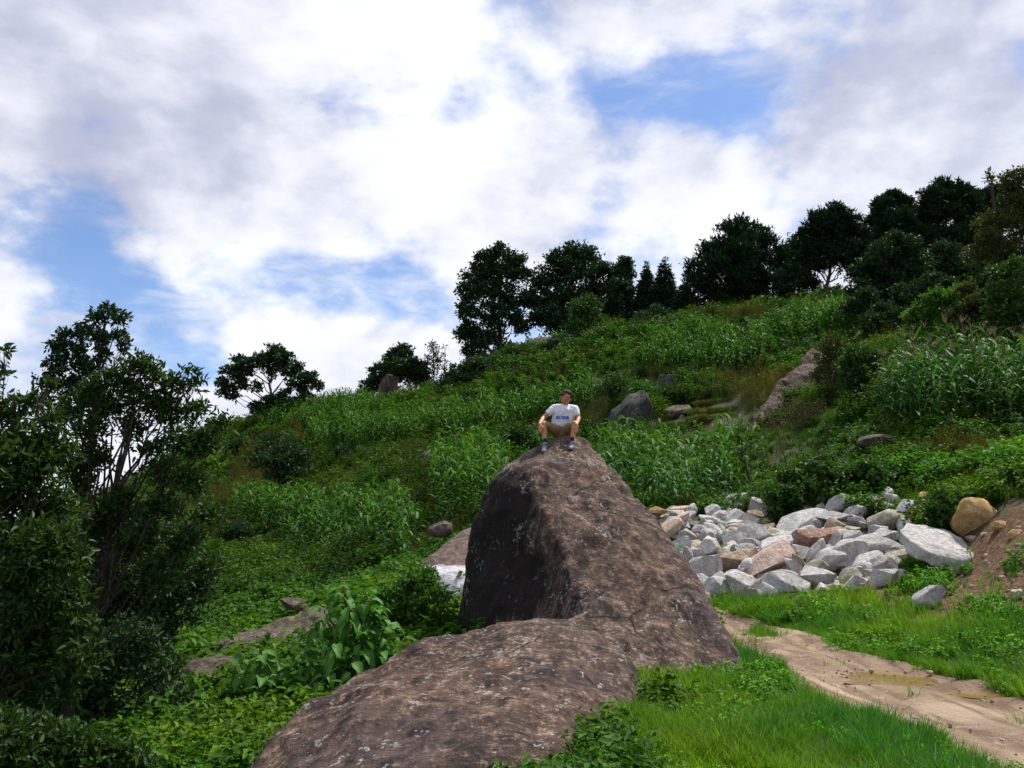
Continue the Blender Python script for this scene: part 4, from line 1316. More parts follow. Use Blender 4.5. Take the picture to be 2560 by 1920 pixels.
def tree(name, label, Y, bu, lob, leaf, n, mat, trunk_r=.15, cat='tree', group=None, bark='bark', wid=.5, k=4, clump=.30, depth=.85, up=.25, trunk_to=None, twig=5, shell=.45, trunks=1, outward=.4, by=None, limb_lo=.25, sparse=1.0, bz=None, fat=1.12):
    """lob: crown lobes as (photo u, v, radius px[, distance offset]) at distance Y"""
    Yb = by or Y
    b = at(bu, 1000, Yb)
    b.z = (g1(b.x, b.y) if bz is None else bz) - .1
    C, Rd = [], []
    for l in lob:
        r_ = l[2] * fat * Y / F
        dy = l[3] if len(l) > 3 else rng.uniform(-1, 1) * r_ * .8 * depth
        c0 = np.array(at(l[0], l[1], Y + dy))
        c0[2] = max(c0[2], g1(c0[0], c0[1]) + .15 * r_)
        C.append(c0)
        Rd.append(r_)
    C, Rd = np.array(C), np.array(Rd)
    base = np.array(b)
    wood = Acc()
    ttop = np.array(at(*trunk_to, Y)) if trunk_to else C[np.argmax(C[:, 2])] - np.array([0, 0, .3 * Rd[np.argmax(C[:, 2])]])
    tr = []
    for q in range(trunks):
        off = np.array([rng.normal(0, trunk_r * 2.0), rng.normal(0, trunk_r * 2.0), 0]) * (q > 0)
        tp = ttop if q == 0 else C[rng.integers(len(C))]
        P_ = bent(base + off, tp, 9, .018)
        tube(wood, P_, (trunk_r / (1 + .25 * q), trunk_r * .22), 7)
        tr.append(P_)
    Vs, Fs, Ls, nv = [], [], [], 0
    share = Rd ** 2.2 / (Rd ** 2.2).sum()
    H = max(C[:, 2].max() - base[2], .4)
    for c, r_, sh in zip(C, Rd, share):
        P_ = tr[rng.integers(len(tr))]
        f0 = np.clip((c[2] - base[2]) / H - .22, limb_lo, .9)
        s = P_[int(f0 * 8)]
        lb = bent(s, c, 6, .05, .03)
        lr = trunk_r * (.16 + .26 * min(1, r_ / (H * .22)))
        tube(wood, lb, (lr, lr * .3), 5)
        clump_ = clump * .8
        nc = max(6, int(7.5 / clump_))
        d = rdirs(nc, .25)
        cc = c + d * (r_ * np.array([1, depth, .9])) * (rng.uniform(0, 1, (nc, 1)) ** shell)
        for w_ in cc[:twig]:
            tube(wood, bent(lb[4], w_, 4, .07), (lr * .32, lr * .10), 4)
        m_ = int(n * sh)
        which = rng.integers(0, nc, m_)
        pos = cc[which] + rng.normal(0, 1, (m_, 3)) * r_ * clump_ * np.array([.75, .75, .55]) * sparse
        D = rdirs(m_, up) + outward * unit(pos - c)
        V = leaf_cloud(pos, D, rdirs(m_, .9), leaf * rng.uniform(.6, 1.3, m_), wid, k)
        Fs.append(leaf_faces(m_, V) + nv)
        Vs.append(V.reshape(-1, 3))
        Ls.append(np.repeat(np.clip(rng.normal(.45, .25, m_), 0, 1), k))
        nv += m_ * k
    root = thing(name, label, cat, base, group)
    o1 = obj('trunk', wood.build('trunk', True), M[bark], root)
    o2 = obj('crown', mesh_np('crown', np.concatenate(Vs), [np.concatenate(Fs)], np.concatenate(Ls)), M[mat], root)
    for o in (o1, o2):
        o.data.transform(Matrix.Translation(-Vector(base)))
    return root


RIDGE = 'trees along the ridge'
# left skyline
tree('umbrella_tree', 'flat topped umbrella tree standing alone on the left skyline', 88, 655,
     [(690, 885, 22), (668, 895, 20), (715, 892, 18), (640, 905, 20), (600, 912, 24), (575, 935, 20), (560, 960, 18), (620, 925, 18), (745, 918, 16), (700, 915, 20), (675, 930, 16), (730, 935, 22), (770, 950, 24), (795, 965, 14), (745, 965, 22), (600, 955, 20), (640, 965, 14), (770, 990, 12), (715, 985, 12), (580, 985, 16), (555, 985, 12), (750, 1000, 14)],
     .42, 9000, 'leaf_dark', .22, clump=.28, shell=.5, depth=1.6, twig=4, sparse=.8, limb_lo=.12)
tree('bush', 'dark round bush at the foot of the umbrella tree', 87, 690, [(670, 1012, 20), (700, 1005, 22), (720, 1015, 16), (640, 1020, 16)], .4, 2200, 'leaf_dark', .06, 'bush')
tree('bush', 'dark bush on the maize slope below the umbrella tree', 58, 715, [(690, 1120, 40), (730, 1140, 48), (700, 1170, 50), (745, 1180, 40), (660, 1150, 36)], .30, 5200, 'leaf_dark', .09, 'bush', clump=.3)
tree('leafy_tree', 'dark spreading tree left of the pointed skyline rock', 90, 945,
     [(915, 985, 16), (930, 960, 22), (955, 930, 26), (985, 905, 28), (1005, 885, 24), (1015, 930, 36), (1045, 930, 28), (980, 945, 28), (1060, 955, 18), (905, 1000, 10)], .42, 10000, 'leaf_dark', .2, group=RIDGE)
tree('sparse_tree', 'thin pale sparse tree against the white cloud above the slope', 92, 1085, [(1085, 870, 18), (1080, 895, 22), (1095, 905, 20), (1085, 925, 18), (1075, 940, 16)], .30, 900, 'leaf_olive', .10, group=RIDGE, bark='bark_pale', sparse=1.2, twig=9)
tree('bare_tree', 'slim nearly bare tree like a pole beside the sparse pale tree', 92, 1112, [(1112, 868, 7), (1108, 888, 6), (1116, 905, 6)], .26, 70, 'leaf_olive', .09, group=RIDGE, bark='bark_pale', twig=4)
tree('bush', 'dark bush with bare stems right of the pointed skyline rock', 80, 1150, [(1130, 940, 26), (1160, 930, 28), (1185, 920, 30), (1140, 975, 34), (1180, 965, 34), (1120, 1000, 24), (1210, 955, 24), (1150, 1010, 26)], .36, 6000, 'leaf_dark', .12, 'bush')
# the big ridge trees
tree('leafy_tree', 'big open crowned tree, leftmost of the two giants on the ridge', 94, 1250,
     [(1250, 640, 30), (1215, 660, 32), (1285, 655, 32), (1190, 700, 36), (1310, 690, 26), (1245, 690, 36), (1165, 735, 26), (1215, 740, 36), (1285, 745, 36), (1320, 750, 20), (1180, 780, 32), (1240, 790, 34), (1290, 800, 26), (1165, 825, 26), (1190, 850, 34), (1180, 880, 26), (1235, 845, 24), (1265, 870, 18), (1310, 820, 20)],
     .46, 18000, 'leaf_dark', .34, group=RIDGE, trunks=3, clump=.30, twig=7, trunk_to=(1250, 700))
tree('leafy_tree', 'big dense dark tree, right one of the two giants on the ridge', 94, 1430,
     [(1430, 632, 30), (1395, 655, 34), (1465, 650, 34), (1495, 680, 30), (1360, 700, 34), (1430, 695, 46), (1500, 730, 34), (1350, 750, 34), (1400, 760, 44), (1460, 760, 46), (1515, 775, 28), (1370, 800, 36), (1430, 815, 44), (1490, 820, 38), (1345, 800, 22)],
     .46, 22000, 'leaf_dark', .34, group=RIDGE, trunks=2, clump=.33, trunk_to=(1430, 680))
tree('leafy_tree', 'narrow dark tree between the dense giant and the pointed conifers', 93, 1560, [(1560, 662, 22), (1545, 690, 26), (1572, 690, 20), (1550, 725, 32), (1572, 735, 22), (1540, 765, 34), (1580, 775, 26), (1530, 800, 28), (1560, 810, 30)], .45, 11000, 'leaf_dark', .18, group=RIDGE, trunk_to=(1560, 680))
tree('leafy_tree', 'lighter green tree standing in front of the dense ridge giant', 84, 1470, [(1465, 752, 20), (1445, 775, 26), (1485, 775, 26), (1465, 805, 40), (1440, 835, 30), (1490, 835, 32), (1465, 865, 38), (1450, 890, 28), (1490, 890, 24)], .34, 8500, 'leaf_mid', .18, group=RIDGE)


def conifer(label, Y, u, vt, vb, wpx, mat='leaf_pine', n=4200):
    lob = []
    m_ = 14
    for q in range(m_):
        f_ = (q + .6) / m_
        v = vt + (vb - vt) * f_
        wv = wpx * .5 * (f_ ** .85)
        for s in ((0,) if q < 2 else (-1, 1)):
            lob.append((u + s * wv * .5 + rng.normal(0, wv * .05), v, max(4, wv * .62 + 2), rng.uniform(-1, 1) * wv * .5 * Y / F))
    return tree('conifer', label, Y, u, lob, .5, n * 2, mat, .16, 'conifer', RIDGE, wid=.3, clump=.36, up=-.05, trunk_to=(u, vt + 6), twig=2, depth=1.0, outward=.9)


conifer('shorter of the two slim pointed conifers on the ridge', 92, 1616, 655, 800, 56)
conifer('taller of the two slim pointed conifers on the ridge', 93, 1662, 640, 800, 70)
conifer('small dark conifer tip at the edge of the broad pine wood', 91, 1715, 700, 800, 50, n=2600)
for label, Y, bu, lob, n_ in (
        ('broad dome shaped dark pine, left end of the pine wood', 88, 1830, [(1850, 570, 34), (1820, 600, 38), (1885, 595, 38), (1790, 640, 44), (1850, 640, 56), (1915, 630, 44), (1760, 680, 44), (1950, 650, 30), (1820, 690, 60), (1890, 690, 56), (1735, 725, 36), (1790, 740, 50), (1860, 745, 50), (1930, 720, 46), (1715, 760, 26), (1965, 690, 34), (1960, 740, 30), (1810, 780, 34), (1740, 775, 30)], 20000),
        ('rounded pine with a bare trunk showing, second in the pine wood', 87, 2078, [(2085, 540, 28), (2055, 560, 32), (2115, 560, 32), (2030, 590, 30), (2090, 595, 44), (2140, 590, 28), (2020, 630, 26), (2060, 640, 36), (2110, 635, 36), (2150, 630, 24), (2040, 665, 20), (2120, 665, 20)], 11000),
        ('dark pine with a gappy crown, third in the pine wood', 89, 2230, [(2235, 500, 24), (2210, 520, 28), (2260, 520, 26), (2190, 560, 28), (2240, 560, 36), (2270, 570, 28), (2195, 600, 26), (2240, 605, 30), (2215, 640, 28), (2180, 640, 20)], 8000),
        ('tall dark pine rising highest in the pine wood', 90, 2370, [(2360, 470, 26), (2400, 475, 24), (2335, 500, 34), (2385, 505, 38), (2430, 510, 26), (2320, 550, 38), (2380, 555, 44), (2430, 560, 34), (2330, 610, 40), (2390, 610, 44), (2360, 660, 40), (2310, 650, 30), (2430, 620, 34)], 15000),
        ('dark pine filling the corner behind the olive tree at the edge', 92, 2480, [(2455, 500, 26), (2490, 490, 28), (2520, 480, 26), (2475, 540, 40), (2530, 530, 40), (2460, 590, 36), (2560, 500, 30)], 9000)):
    tree('pine_tree', label, Y, bu, lob, .56, int(n_ * 1.35), 'leaf_pine', .26, 'pine', RIDGE, wid=.30, clump=.28, up=.75, outward=.7, shell=.4, twig=5, trunk_to=(lob[0][0], lob[0][1] + 30))
tree('pine_tree', 'dim pine in the second row closing the gap between dome pine and trunk pine', 97, 2000, [(2005, 610, 30), (1985, 640, 34), (2015, 670, 34), (1990, 700, 34), (2020, 720, 30)], .56, 6000, 'leaf_pine', .2, 'pine', RIDGE, wid=.3, up=.7)
tree('pine_tree', 'dim pine in the second row behind the third and tallest pines', 97, 2290, [(2290, 540, 34), (2300, 590, 40), (2270, 630, 38), (2300, 660, 40), (2160, 620, 30), (2170, 670, 34)], .56, 8000, 'leaf_pine', .2, 'pine', RIDGE, wid=.3, up=.7)
# right side, nearer the camera
tree('leafy_tree', 'olive brown leaved tree at the top corner of the photo edge', 50, 2540, [(2475, 430, 8), (2520, 455, 30), (2560, 450, 34), (2540, 500, 38), (2575, 530, 40), (2490, 560, 40), (2545, 580, 48), (2470, 610, 36), (2520, 640, 44), (2580, 640, 40), (2440, 640, 28), (2475, 450, 14)], .24, 9000, 'leaf_olive', .18)
tree('leafy_tree', 'glossy green tree in front of the pines at the upper slope', 62, 2215, [(2240, 600, 26), (2270, 615, 28), (2210, 625, 28), (2180, 660, 28), (2240, 655, 44), (2290, 660, 34), (2140, 690, 24), (2190, 700, 38), (2250, 705, 40), (2310, 700, 26), (2150, 725, 26), (2210, 740, 30)], .30, 13000, 'leaf_dark', .16)
tree('leafy_tree', 'dark crooked tree leaning over the upper maize edge', 54, 2262, [(2330, 700, 22), (2370, 715, 24), (2290, 730, 26), (2205, 780, 26), (2190, 810, 30), (2240, 790, 28), (2215, 850, 34), (2180, 845, 24), (2250, 850, 28), (2200, 900, 30), (2240, 920, 30)], .26, 7500, 'leaf_dark', .16)
tree('leafy_shrub', 'bright green rounded shrub left of the olive shrubs at the edge', 44, 2335, [(2340, 745, 24), (2310, 765, 26), (2370, 745, 28), (2290, 800, 26), (2335, 800, 40), (2395, 735, 22), (2290, 840, 26), (2330, 850, 34), (2300, 880, 26)], .22, 7000, 'leaf_bright', .1, 'shrub')
tree('leafy_shrub', 'olive and brown tinged shrub between the bright shrub and the edge trees', 40, 2420, [(2420, 730, 24), (2440, 770, 32), (2400, 790, 26), (2460, 810, 36), (2410, 840, 34), (2440, 870, 34), (2480, 740, 26)], .20, 7000, 'leaf_olive', .1, 'shrub')
tree('leafy_tree', 'dark green tree at the photo edge above the big maize', 38, 2535, [(2500, 690, 30), (2545, 680, 36), (2520, 740, 44), (2575, 730, 40), (2500, 800, 40), (2555, 800, 50), (2490, 860, 36), (2545, 870, 46), (2580, 900, 40), (2510, 900, 30)], .19, 11000, 'leaf_mid', .12)
tree('leafy_shrub', 'dark leafy shrub behind the left end of the big maize', 36, 2165, [(2180, 900, 26), (2150, 890, 30), (2130, 920, 34), (2175, 940, 40), (2120, 960, 30), (2160, 990, 44), (2190, 1010, 36), (2130, 1030, 34), (2170, 1050, 30)], .17, 9000, 'leaf_mid', .1, 'shrub')
tree('leafy_shrub', 'olive shrub spilling over the top of the slanting rock', 41, 2085, [(2080, 850, 22), (2060, 880, 28), (2100, 880, 28), (2075, 920, 34), (2110, 930, 28), (2050, 940, 22), (2090, 970, 34), (2060, 990, 26), (2110, 1000, 28), (2085, 1040, 32)], .15, 6500, 'leaf_olive', .09, 'shrub', bark='bark_pale')
tree('twiggy_shrub', 'nearly bare brown twiggy shrub in front of the slanting rock', 38, 2025, [(1990, 1010, 26), (1960, 1040, 28), (2010, 1040, 30), (1940, 1070, 26), (1985, 1080, 30), (2030, 1080, 28), (2040, 1020, 22), (2015, 1120, 24)], .09, 2600, 'leaf_brown', .07, 'shrub', bark='bark_pale', twig=12, sparse=1.3, trunks=3)
tree('bare_tree', 'thin leaning leafless little tree rising behind the stone heap', 29, 1866, [(1855, 1070, 8), (1845, 1100, 12), (1875, 1095, 12), (1858, 1125, 16), (1835, 1140, 10), (1885, 1140, 10)], .08, 260, 'leaf_brown', .075, bark='bark', twig=12, trunk_to=(1850, 1090), limb_lo=.5)
tree('sapling', 'slim dead sapling with dry leaves beside the leafless little tree', 30, 1960, [(1945, 1080, 12), (1955, 1110, 14), (1940, 1130, 10)], .09, 150, 'leaf_brown', .03, bark='bark', twig=10)
tree('sapling', 'slim weed stem standing up by the low rock in the weeds', 30, 2062, [(2066, 1060, 9), (2070, 1075, 10), (2062, 1095, 8)], .16, 110, 'leaf_mid', .02)
for label, Y, bu, lob, n_, mt in (
        ('dark evergreen tree closing the slope below the tallest pine', 66, 2370, [(2360, 640, 36), (2400, 660, 40), (2330, 680, 36), (2380, 710, 46), (2430, 690, 36), (2340, 740, 36), (2400, 760, 40)], 9000, 'leaf_dark'),
        ('dark evergreen tree at the photo edge under the olive crown', 58, 2510, [(2480, 640, 40), (2530, 650, 44), (2560, 700, 46), (2490, 710, 46), (2530, 760, 46), (2460, 760, 40), (2575, 780, 40)], 10000, 'leaf_dark'),
        ('dark thicket tree between the glossy tree and the crooked one', 58, 2290, [(2270, 740, 36), (2310, 760, 36), (2260, 790, 36), (2300, 810, 34), (2130, 770, 26), (2160, 750, 30)], 7000, 'leaf_dark'),
        ('dark shady shrub at the back of the big maize patch', 35, 2400, [(2260, 930, 30), (2320, 900, 36), (2380, 900, 40), (2440, 910, 40), (2300, 960, 34), (2360, 960, 40), (2420, 965, 40), (2490, 930, 40), (2550, 940, 44), (2480, 980, 34)], 11000, 'leaf_dark')):
    tree('leafy_tree', label, Y, bu, lob, .30 * Y / 60, n_, mt, .14, 'tree' if Y > 40 else 'shrub')
# bushes on the crest between maize and pines
for label, Y, u, v, r_, mat in (('rounded bright bush under the broad dome pine', 80, 1940, 785, 36, 'leaf_mid'), ('low spreading bush under the left edge of the dome pine', 80, 1790, 805, 34, 'leaf_mid'), ('dark low bush below the pointed conifers', 82, 1640, 800, 34, 'leaf_dark'),
                                ('wide bush patch right below the dome pine trunk', 76, 1700, 830, 38, 'leaf_mid'), ('bush at the foot of the second pine', 82, 2095, 765, 34, 'leaf_mid'), ('low bush below the small conifer tip', 78, 1590, 850, 34, 'leaf_mid'),
                                ('dark bush above the pale bare rock in the bank', 72, 1850, 840, 30, 'leaf_dark'), ('bush below the lighter green ridge tree', 78, 1530, 880, 32, 'leaf_mid'), ('bush covering the rock mound below the giants', 84, 1290, 890, 30, 'leaf_mid'),
                                ('dark bush right of the rock mound', 80, 1400, 900, 34, 'leaf_dark'), ('low bush left of the rock mound on the skyline', 86, 1240, 915, 24, 'leaf_mid'), ('bush at the edge between ridge and upper left maize', 76, 1290, 950, 28, 'leaf_dark'),
                                ('leafy bush behind the large grey rock', 54, 1545, 965, 34, 'leaf_mid'), ('bush climbing over the large grey rock', 53, 1600, 985, 30, 'leaf_bright'), ('dark bush in the dip just left of the seated man', 48, 1290, 1095, 28, 'leaf_dark'),
                                ('small dark bush beside the mossy slope rock', 46, 1120, 1200, 24, 'leaf_dark'), ('bush at the skyline between umbrella tree and pointed rock', 92, 860, 1010, 18, 'leaf_mid'), ('bright weeds mound left of the terraces', 46, 1590, 1120, 24, 'leaf_bright'),
                                ('dark bush at the end of the lowest terrace', 42, 1830, 1130, 24, 'leaf_mid'), ('green bush behind the slanting rock top', 52, 2130, 925, 34, 'leaf_mid'),
                                ('dark bush on the field edge under the ridge mound', 70, 1180, 1030, 26, 'leaf_dark'), ('dark bush in the maize straight left of the cap', 66, 1330, 1010, 24, 'leaf_dark'), ('low dark bush between the upper and lower left maize', 62, 860, 1140, 26, 'leaf_dark'),
                                ('small dark bush at the left end of the upper maize', 76, 600, 1120, 22, 'leaf_dark'), ('dark bush above the front maize rows', 52, 940, 1225, 24, 'leaf_dark'), ('dark bush at the left end of the front maize rows', 44, 590, 1330, 26, 'leaf_dark'),
                                ('dark bush above the upper maize below the conifers', 74, 1500, 915, 26, 'leaf_dark'), ('dark bush on the bank right of the upper maize', 66, 2030, 855, 28, 'leaf_dark')):
    tree('bush', label, Y, u, [(u, v, r_), (u - r_ * .9, v + r_ * .2, r_ * .75), (u + r_ * .9, v + r_ * .15, r_ * .8), (u + r_ * .2, v - r_ * .35, r_ * .7), (u - r_ * .4, v + r_ * .6, r_ * .8), (u + r_ * .5, v + r_ * .6, r_ * .8)], .3 * Y / 80, 3000, mat, .05, 'bush', clump=.36)
# bushes round the heap and the boulder
tree('vine_bush', 'vine covered dark green bush behind the stone heap', 22.7, 2060,
     [(1985, 1205, 34), (2030, 1190, 38), (2080, 1195, 36), (1960, 1245, 38), (2010, 1240, 44), (2060, 1240, 40), (1955, 1285, 32), (2000, 1290, 36), (2110, 1215, 34), (2150, 1210, 34), (2190, 1225, 34), (2140, 1250, 34), (2095, 1250, 30), (2210, 1190, 28), (2170, 1180, 28)],
     .14, 17000, 'leaf_mid', .08, 'bush', wid=.75, clump=.28, k=6, up=-.1, shell=.35)
tree('bush', 'small round dark bush between the heap and the yellow boulder', 17.8, 2375, [(2355, 1255, 24), (2345, 1285, 26), (2375, 1290, 30), (2360, 1320, 30), (2400, 1325, 28), (2385, 1270, 20)], .10, 6500, 'leaf_mid', .04, 'bush', wid=.7, k=6)
tree('leafy_shrub', 'small leaved dark shrub left of the tall boulder', 13.6, 1030, [(1060, 1458, 34), (1030, 1475, 40), (1080, 1500, 38), (1000, 1530, 44), (1050, 1550, 46), (960, 1570, 44), (1010, 1590, 48), (1100, 1560, 34), (1060, 1600, 40), (980, 1500, 30), (940, 1530, 34), (920, 1580, 44), (1110, 1590, 34), (900, 1540, 30)], .075, 16000, 'leaf_bright', .03, 'shrub', wid=.55, k=6, trunks=4, up=.4)
tree('bush', 'dark weeds bush in the shade at the photo bottom by the gully', 9.5, 690, [(560, 1860, 60), (640, 1850, 55), (700, 1860, 50), (600, 1900, 60), (480, 1890, 60), (540, 1920, 60)], .07, 8000, 'leaf_mid', .02, 'bush', wid=.6, k=6)
# near trees on the left
tree('leafy_tree', 'tall dark leaved tree rising highest at the left edge', 21, 235,
     [(268, 782, 30), (300, 800, 26), (240, 800, 28), (205, 830, 34), (160, 850, 34), (135, 870, 22), (300, 845, 26), (250, 850, 34), (180, 890, 44), (135, 915, 32), (215, 925, 44), (310, 870, 18), (255, 890, 24), (120, 960, 34), (170, 970, 44), (225, 985, 40), (100, 1010, 34), (160, 1040, 44)],
     .135, 5600, 'leaf_dark', .15, k=6, clump=.26, twig=9, sparse=1.05, fat=.88, trunk_to=(262, 810))
tree('young_tree', 'young tree with spreading branches and small leaves, trunk near the lower left corner', 10.2, 235,
     [(350, 915, 36), (320, 940, 40), (385, 935, 38), (280, 960, 44), (430, 965, 40), (230, 985, 40), (190, 1020, 40), (340, 990, 50), (475, 930, 22), (490, 965, 24), (270, 1030, 48), (400, 1020, 50), (450, 1040, 44), (215, 1080, 44), (500, 1030, 30), (330, 1080, 44), (240, 1150, 46), (450, 1110, 50), (380, 1130, 36), (180, 1160, 50), (510, 1110, 40), (410, 1190, 50), (480, 1200, 46), (200, 1230, 50), (550, 1060, 30), (300, 1270, 50), (400, 1270, 50), (520, 1290, 44), (250, 1330, 50), (350, 1360, 56), (460, 1360, 50), (520, 1420, 40), (400, 1440, 50), (300, 1440, 44)],
     .094, 10500, 'leaf_near', .085, k=6, clump=.27, twig=9, sparse=1.25, wid=.40, trunk_to=(335, 1000), by=9.6, shell=.55, limb_lo=.35, fat=1.0)
tree('leafy_tree', 'dense dark leafy tree filling the left edge', 9.0, 70,
     [(-20, 940, 36), (10, 880, 16), (60, 1010, 34), (125, 960, 16), (130, 1050, 30), (5, 1050, 60), (60, 1110, 64), (130, 1120, 54), (0, 1160, 80), (90, 1200, 80), (30, 1290, 84), (140, 1290, 60), (100, 1380, 80), (10, 1400, 90), (170, 1400, 50), (60, 1490, 84), (150, 1500, 64), (200, 1560, 44), (20, 1600, 84), (110, 1620, 74), (200, 1660, 54), (30, 1720, 80), (-20, 1850, 80), (150, 1720, 44)],
     .095, 16000, 'leaf_near', .075, k=6, clump=.30, twig=6, wid=.42, trunk_to=(40, 1000))
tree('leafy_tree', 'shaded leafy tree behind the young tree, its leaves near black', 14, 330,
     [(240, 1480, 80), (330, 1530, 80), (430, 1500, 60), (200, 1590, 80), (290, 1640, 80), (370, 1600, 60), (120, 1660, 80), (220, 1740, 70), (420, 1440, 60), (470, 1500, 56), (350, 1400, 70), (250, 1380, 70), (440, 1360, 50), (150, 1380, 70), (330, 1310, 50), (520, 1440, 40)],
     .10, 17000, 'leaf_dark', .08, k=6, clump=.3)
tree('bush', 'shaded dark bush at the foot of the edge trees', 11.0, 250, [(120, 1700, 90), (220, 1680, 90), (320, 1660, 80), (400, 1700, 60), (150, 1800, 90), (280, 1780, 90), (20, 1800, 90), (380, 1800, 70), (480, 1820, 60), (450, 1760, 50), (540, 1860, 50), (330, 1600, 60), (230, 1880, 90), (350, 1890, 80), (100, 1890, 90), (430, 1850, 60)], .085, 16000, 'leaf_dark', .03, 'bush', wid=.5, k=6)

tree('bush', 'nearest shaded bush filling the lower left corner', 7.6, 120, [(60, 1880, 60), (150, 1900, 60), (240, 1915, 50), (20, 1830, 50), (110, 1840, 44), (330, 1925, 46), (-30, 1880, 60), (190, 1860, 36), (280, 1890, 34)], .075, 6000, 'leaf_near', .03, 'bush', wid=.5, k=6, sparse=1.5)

# ------------------------------------------------------------------ broad leaved plant in front of the gully
M['broad'] = leaf_mat('broad_leaf', (.040, .125, .018), (.080, .215, .030), .3, .55, spec=.2)


def broad_leaf(L_, W_, droop, seed):
    r0 = np.random.default_rng(seed)
    n_ = 7
    t_ = np.linspace(0, 1, n_)
    wv = W_ * np.sin(np.pi * np.clip(t_ * .92 + .06, 0, 1)) ** .8 * (1 - .45 * t_)
    wv[0], wv[-1] = W_ * .12, 0.004
    x = L_ * t_
    z = .10 * L_ * np.sin(np.pi * t_ * .7) - droop * L_ * t_ ** 2
    V, Q = [], []
    for q in range(n_):
        wav = .04 * L_ * math.sin(q * 2.1 + seed)
        V += [(x[q], -wv[q], z[q] + wv[q] * .35 + wav), (x[q], -wv[q] * .5, z[q] + wv[q] * .12), (x[q], 0, z[q]), (x[q], wv[q] * .5, z[q] + wv[q] * .12), (x[q], wv[q], z[q] + wv[q] * .35 - wav)]
    for q in range(n_ - 1):
        for c in range(4):
            Q.append((q * 5 + c, q * 5 + c + 1, q * 5 + 6 + c, q * 5 + 5 + c))
    lv = np.full(len(V), .5) + r0.normal(0, .1)
    lv[2::5] += .4
    return mesh_np('leaf', np.array(V), [np.array(Q)], lv, True)


BL = [broad_leaf(.29, .095, .35, s) for s in range(3)] + [broad_leaf(.22, .075, .5, s + 5) for s in range(3)]
for me in BL:
    me.materials.append(M['broad'])
ROSETTES = [(858, 1455, .3, 12), (870, 1510, 0, 12), (810, 1525, .1, 10), (930, 1520, .2, 11), (965, 1560, .1, 9), (900, 1580, -.1, 11), (835, 1600, -.2, 11), (945, 1620, 0, 9), (880, 1645, -.3, 10), (760, 1630, -.1, 10), (655, 1630, .1, 12), (610, 1655, .2, 9), (700, 1650, .1, 9), (675, 1700, -.1, 9), (820, 1670, -.3, 10), (770, 1700, -.3, 10), (710, 1755, -.5, 11), (690, 1800, -.6, 10), (740, 1790, -.6, 8), (640, 1720, -.2, 8), (915, 1470, .3, 8)]
for side_, (bu_, bv_), label in ((0, (690, 1790), 'lower plant with broad drooping leaves beside the low shoulder of the boulder'), (1, (870, 1720), 'taller plant with broad drooping leaves in front of the dark small leaved shrub')):
    bp = at(bu_, bv_, 10.6)
    root_p = np.array([bp.x, bp.y, g1(bp.x, bp.y)])
    plant = thing('broad_leaved_plant', label, 'plant', root_p)
    stemA = Acc()
    for (u, v, dy, nl_) in ROSETTES:
        if (u >= 755) != bool(side_):
            continue
        tip = np.array(at(u, v, 10.6 + dy))
        P_ = bent(root_p + rng.normal(0, .12, 3) * [1, 1, 0], tip, 6, .05)
        tube(stemA, P_, (.020, .008), 5)
        nl_ = int(nl_ * 1.9)
        for q in range(nl_):
            a_ = q * 2.4 + rng.uniform(0, .6)
            el = rng.uniform(-.95, .15) + (.4 if q < 4 else -.1)
            pos = tip - np.array([0, 0, .42 * q / nl_]) + np.array([math.cos(a_), math.sin(a_), 0]) * .05
            lf = bpy.data.objects.new('leaf', BL[rng.integers(len(BL))])
            s_ = rng.uniform(.6, 1.1)
            Mx = Matrix.Translation(Vector(pos - root_p)) @ Matrix.Rotation(a_, 4, 'Z') @ Matrix.Rotation(-el, 4, 'Y') @ Matrix.Rotation(rng.normal(0, .35), 4, 'X') @ Matrix.Scale(s_, 4)
            link(lf, plant)
            lf.matrix_local = Mx
    me = stemA.build('stem', True)
    me.transform(Matrix.Translation(-Vector(root_p)))
    obj('stem', me, M['bark_pale'], plant)


# ------------------------------------------------------------------ maize
M['maize'] = leaf_mat('maize_leaf', (.030, .100, .016), (.090, .195, .045), .3, .6, spec=.18)
M['maize_far'] = leaf_mat('maize_leaf_far', (.026, .088, .012), (.082, .180, .032), .3, .65, True, spec=.12)
M['tassel'] = plain('maize_tassel', (.24, .19, .09), .8)


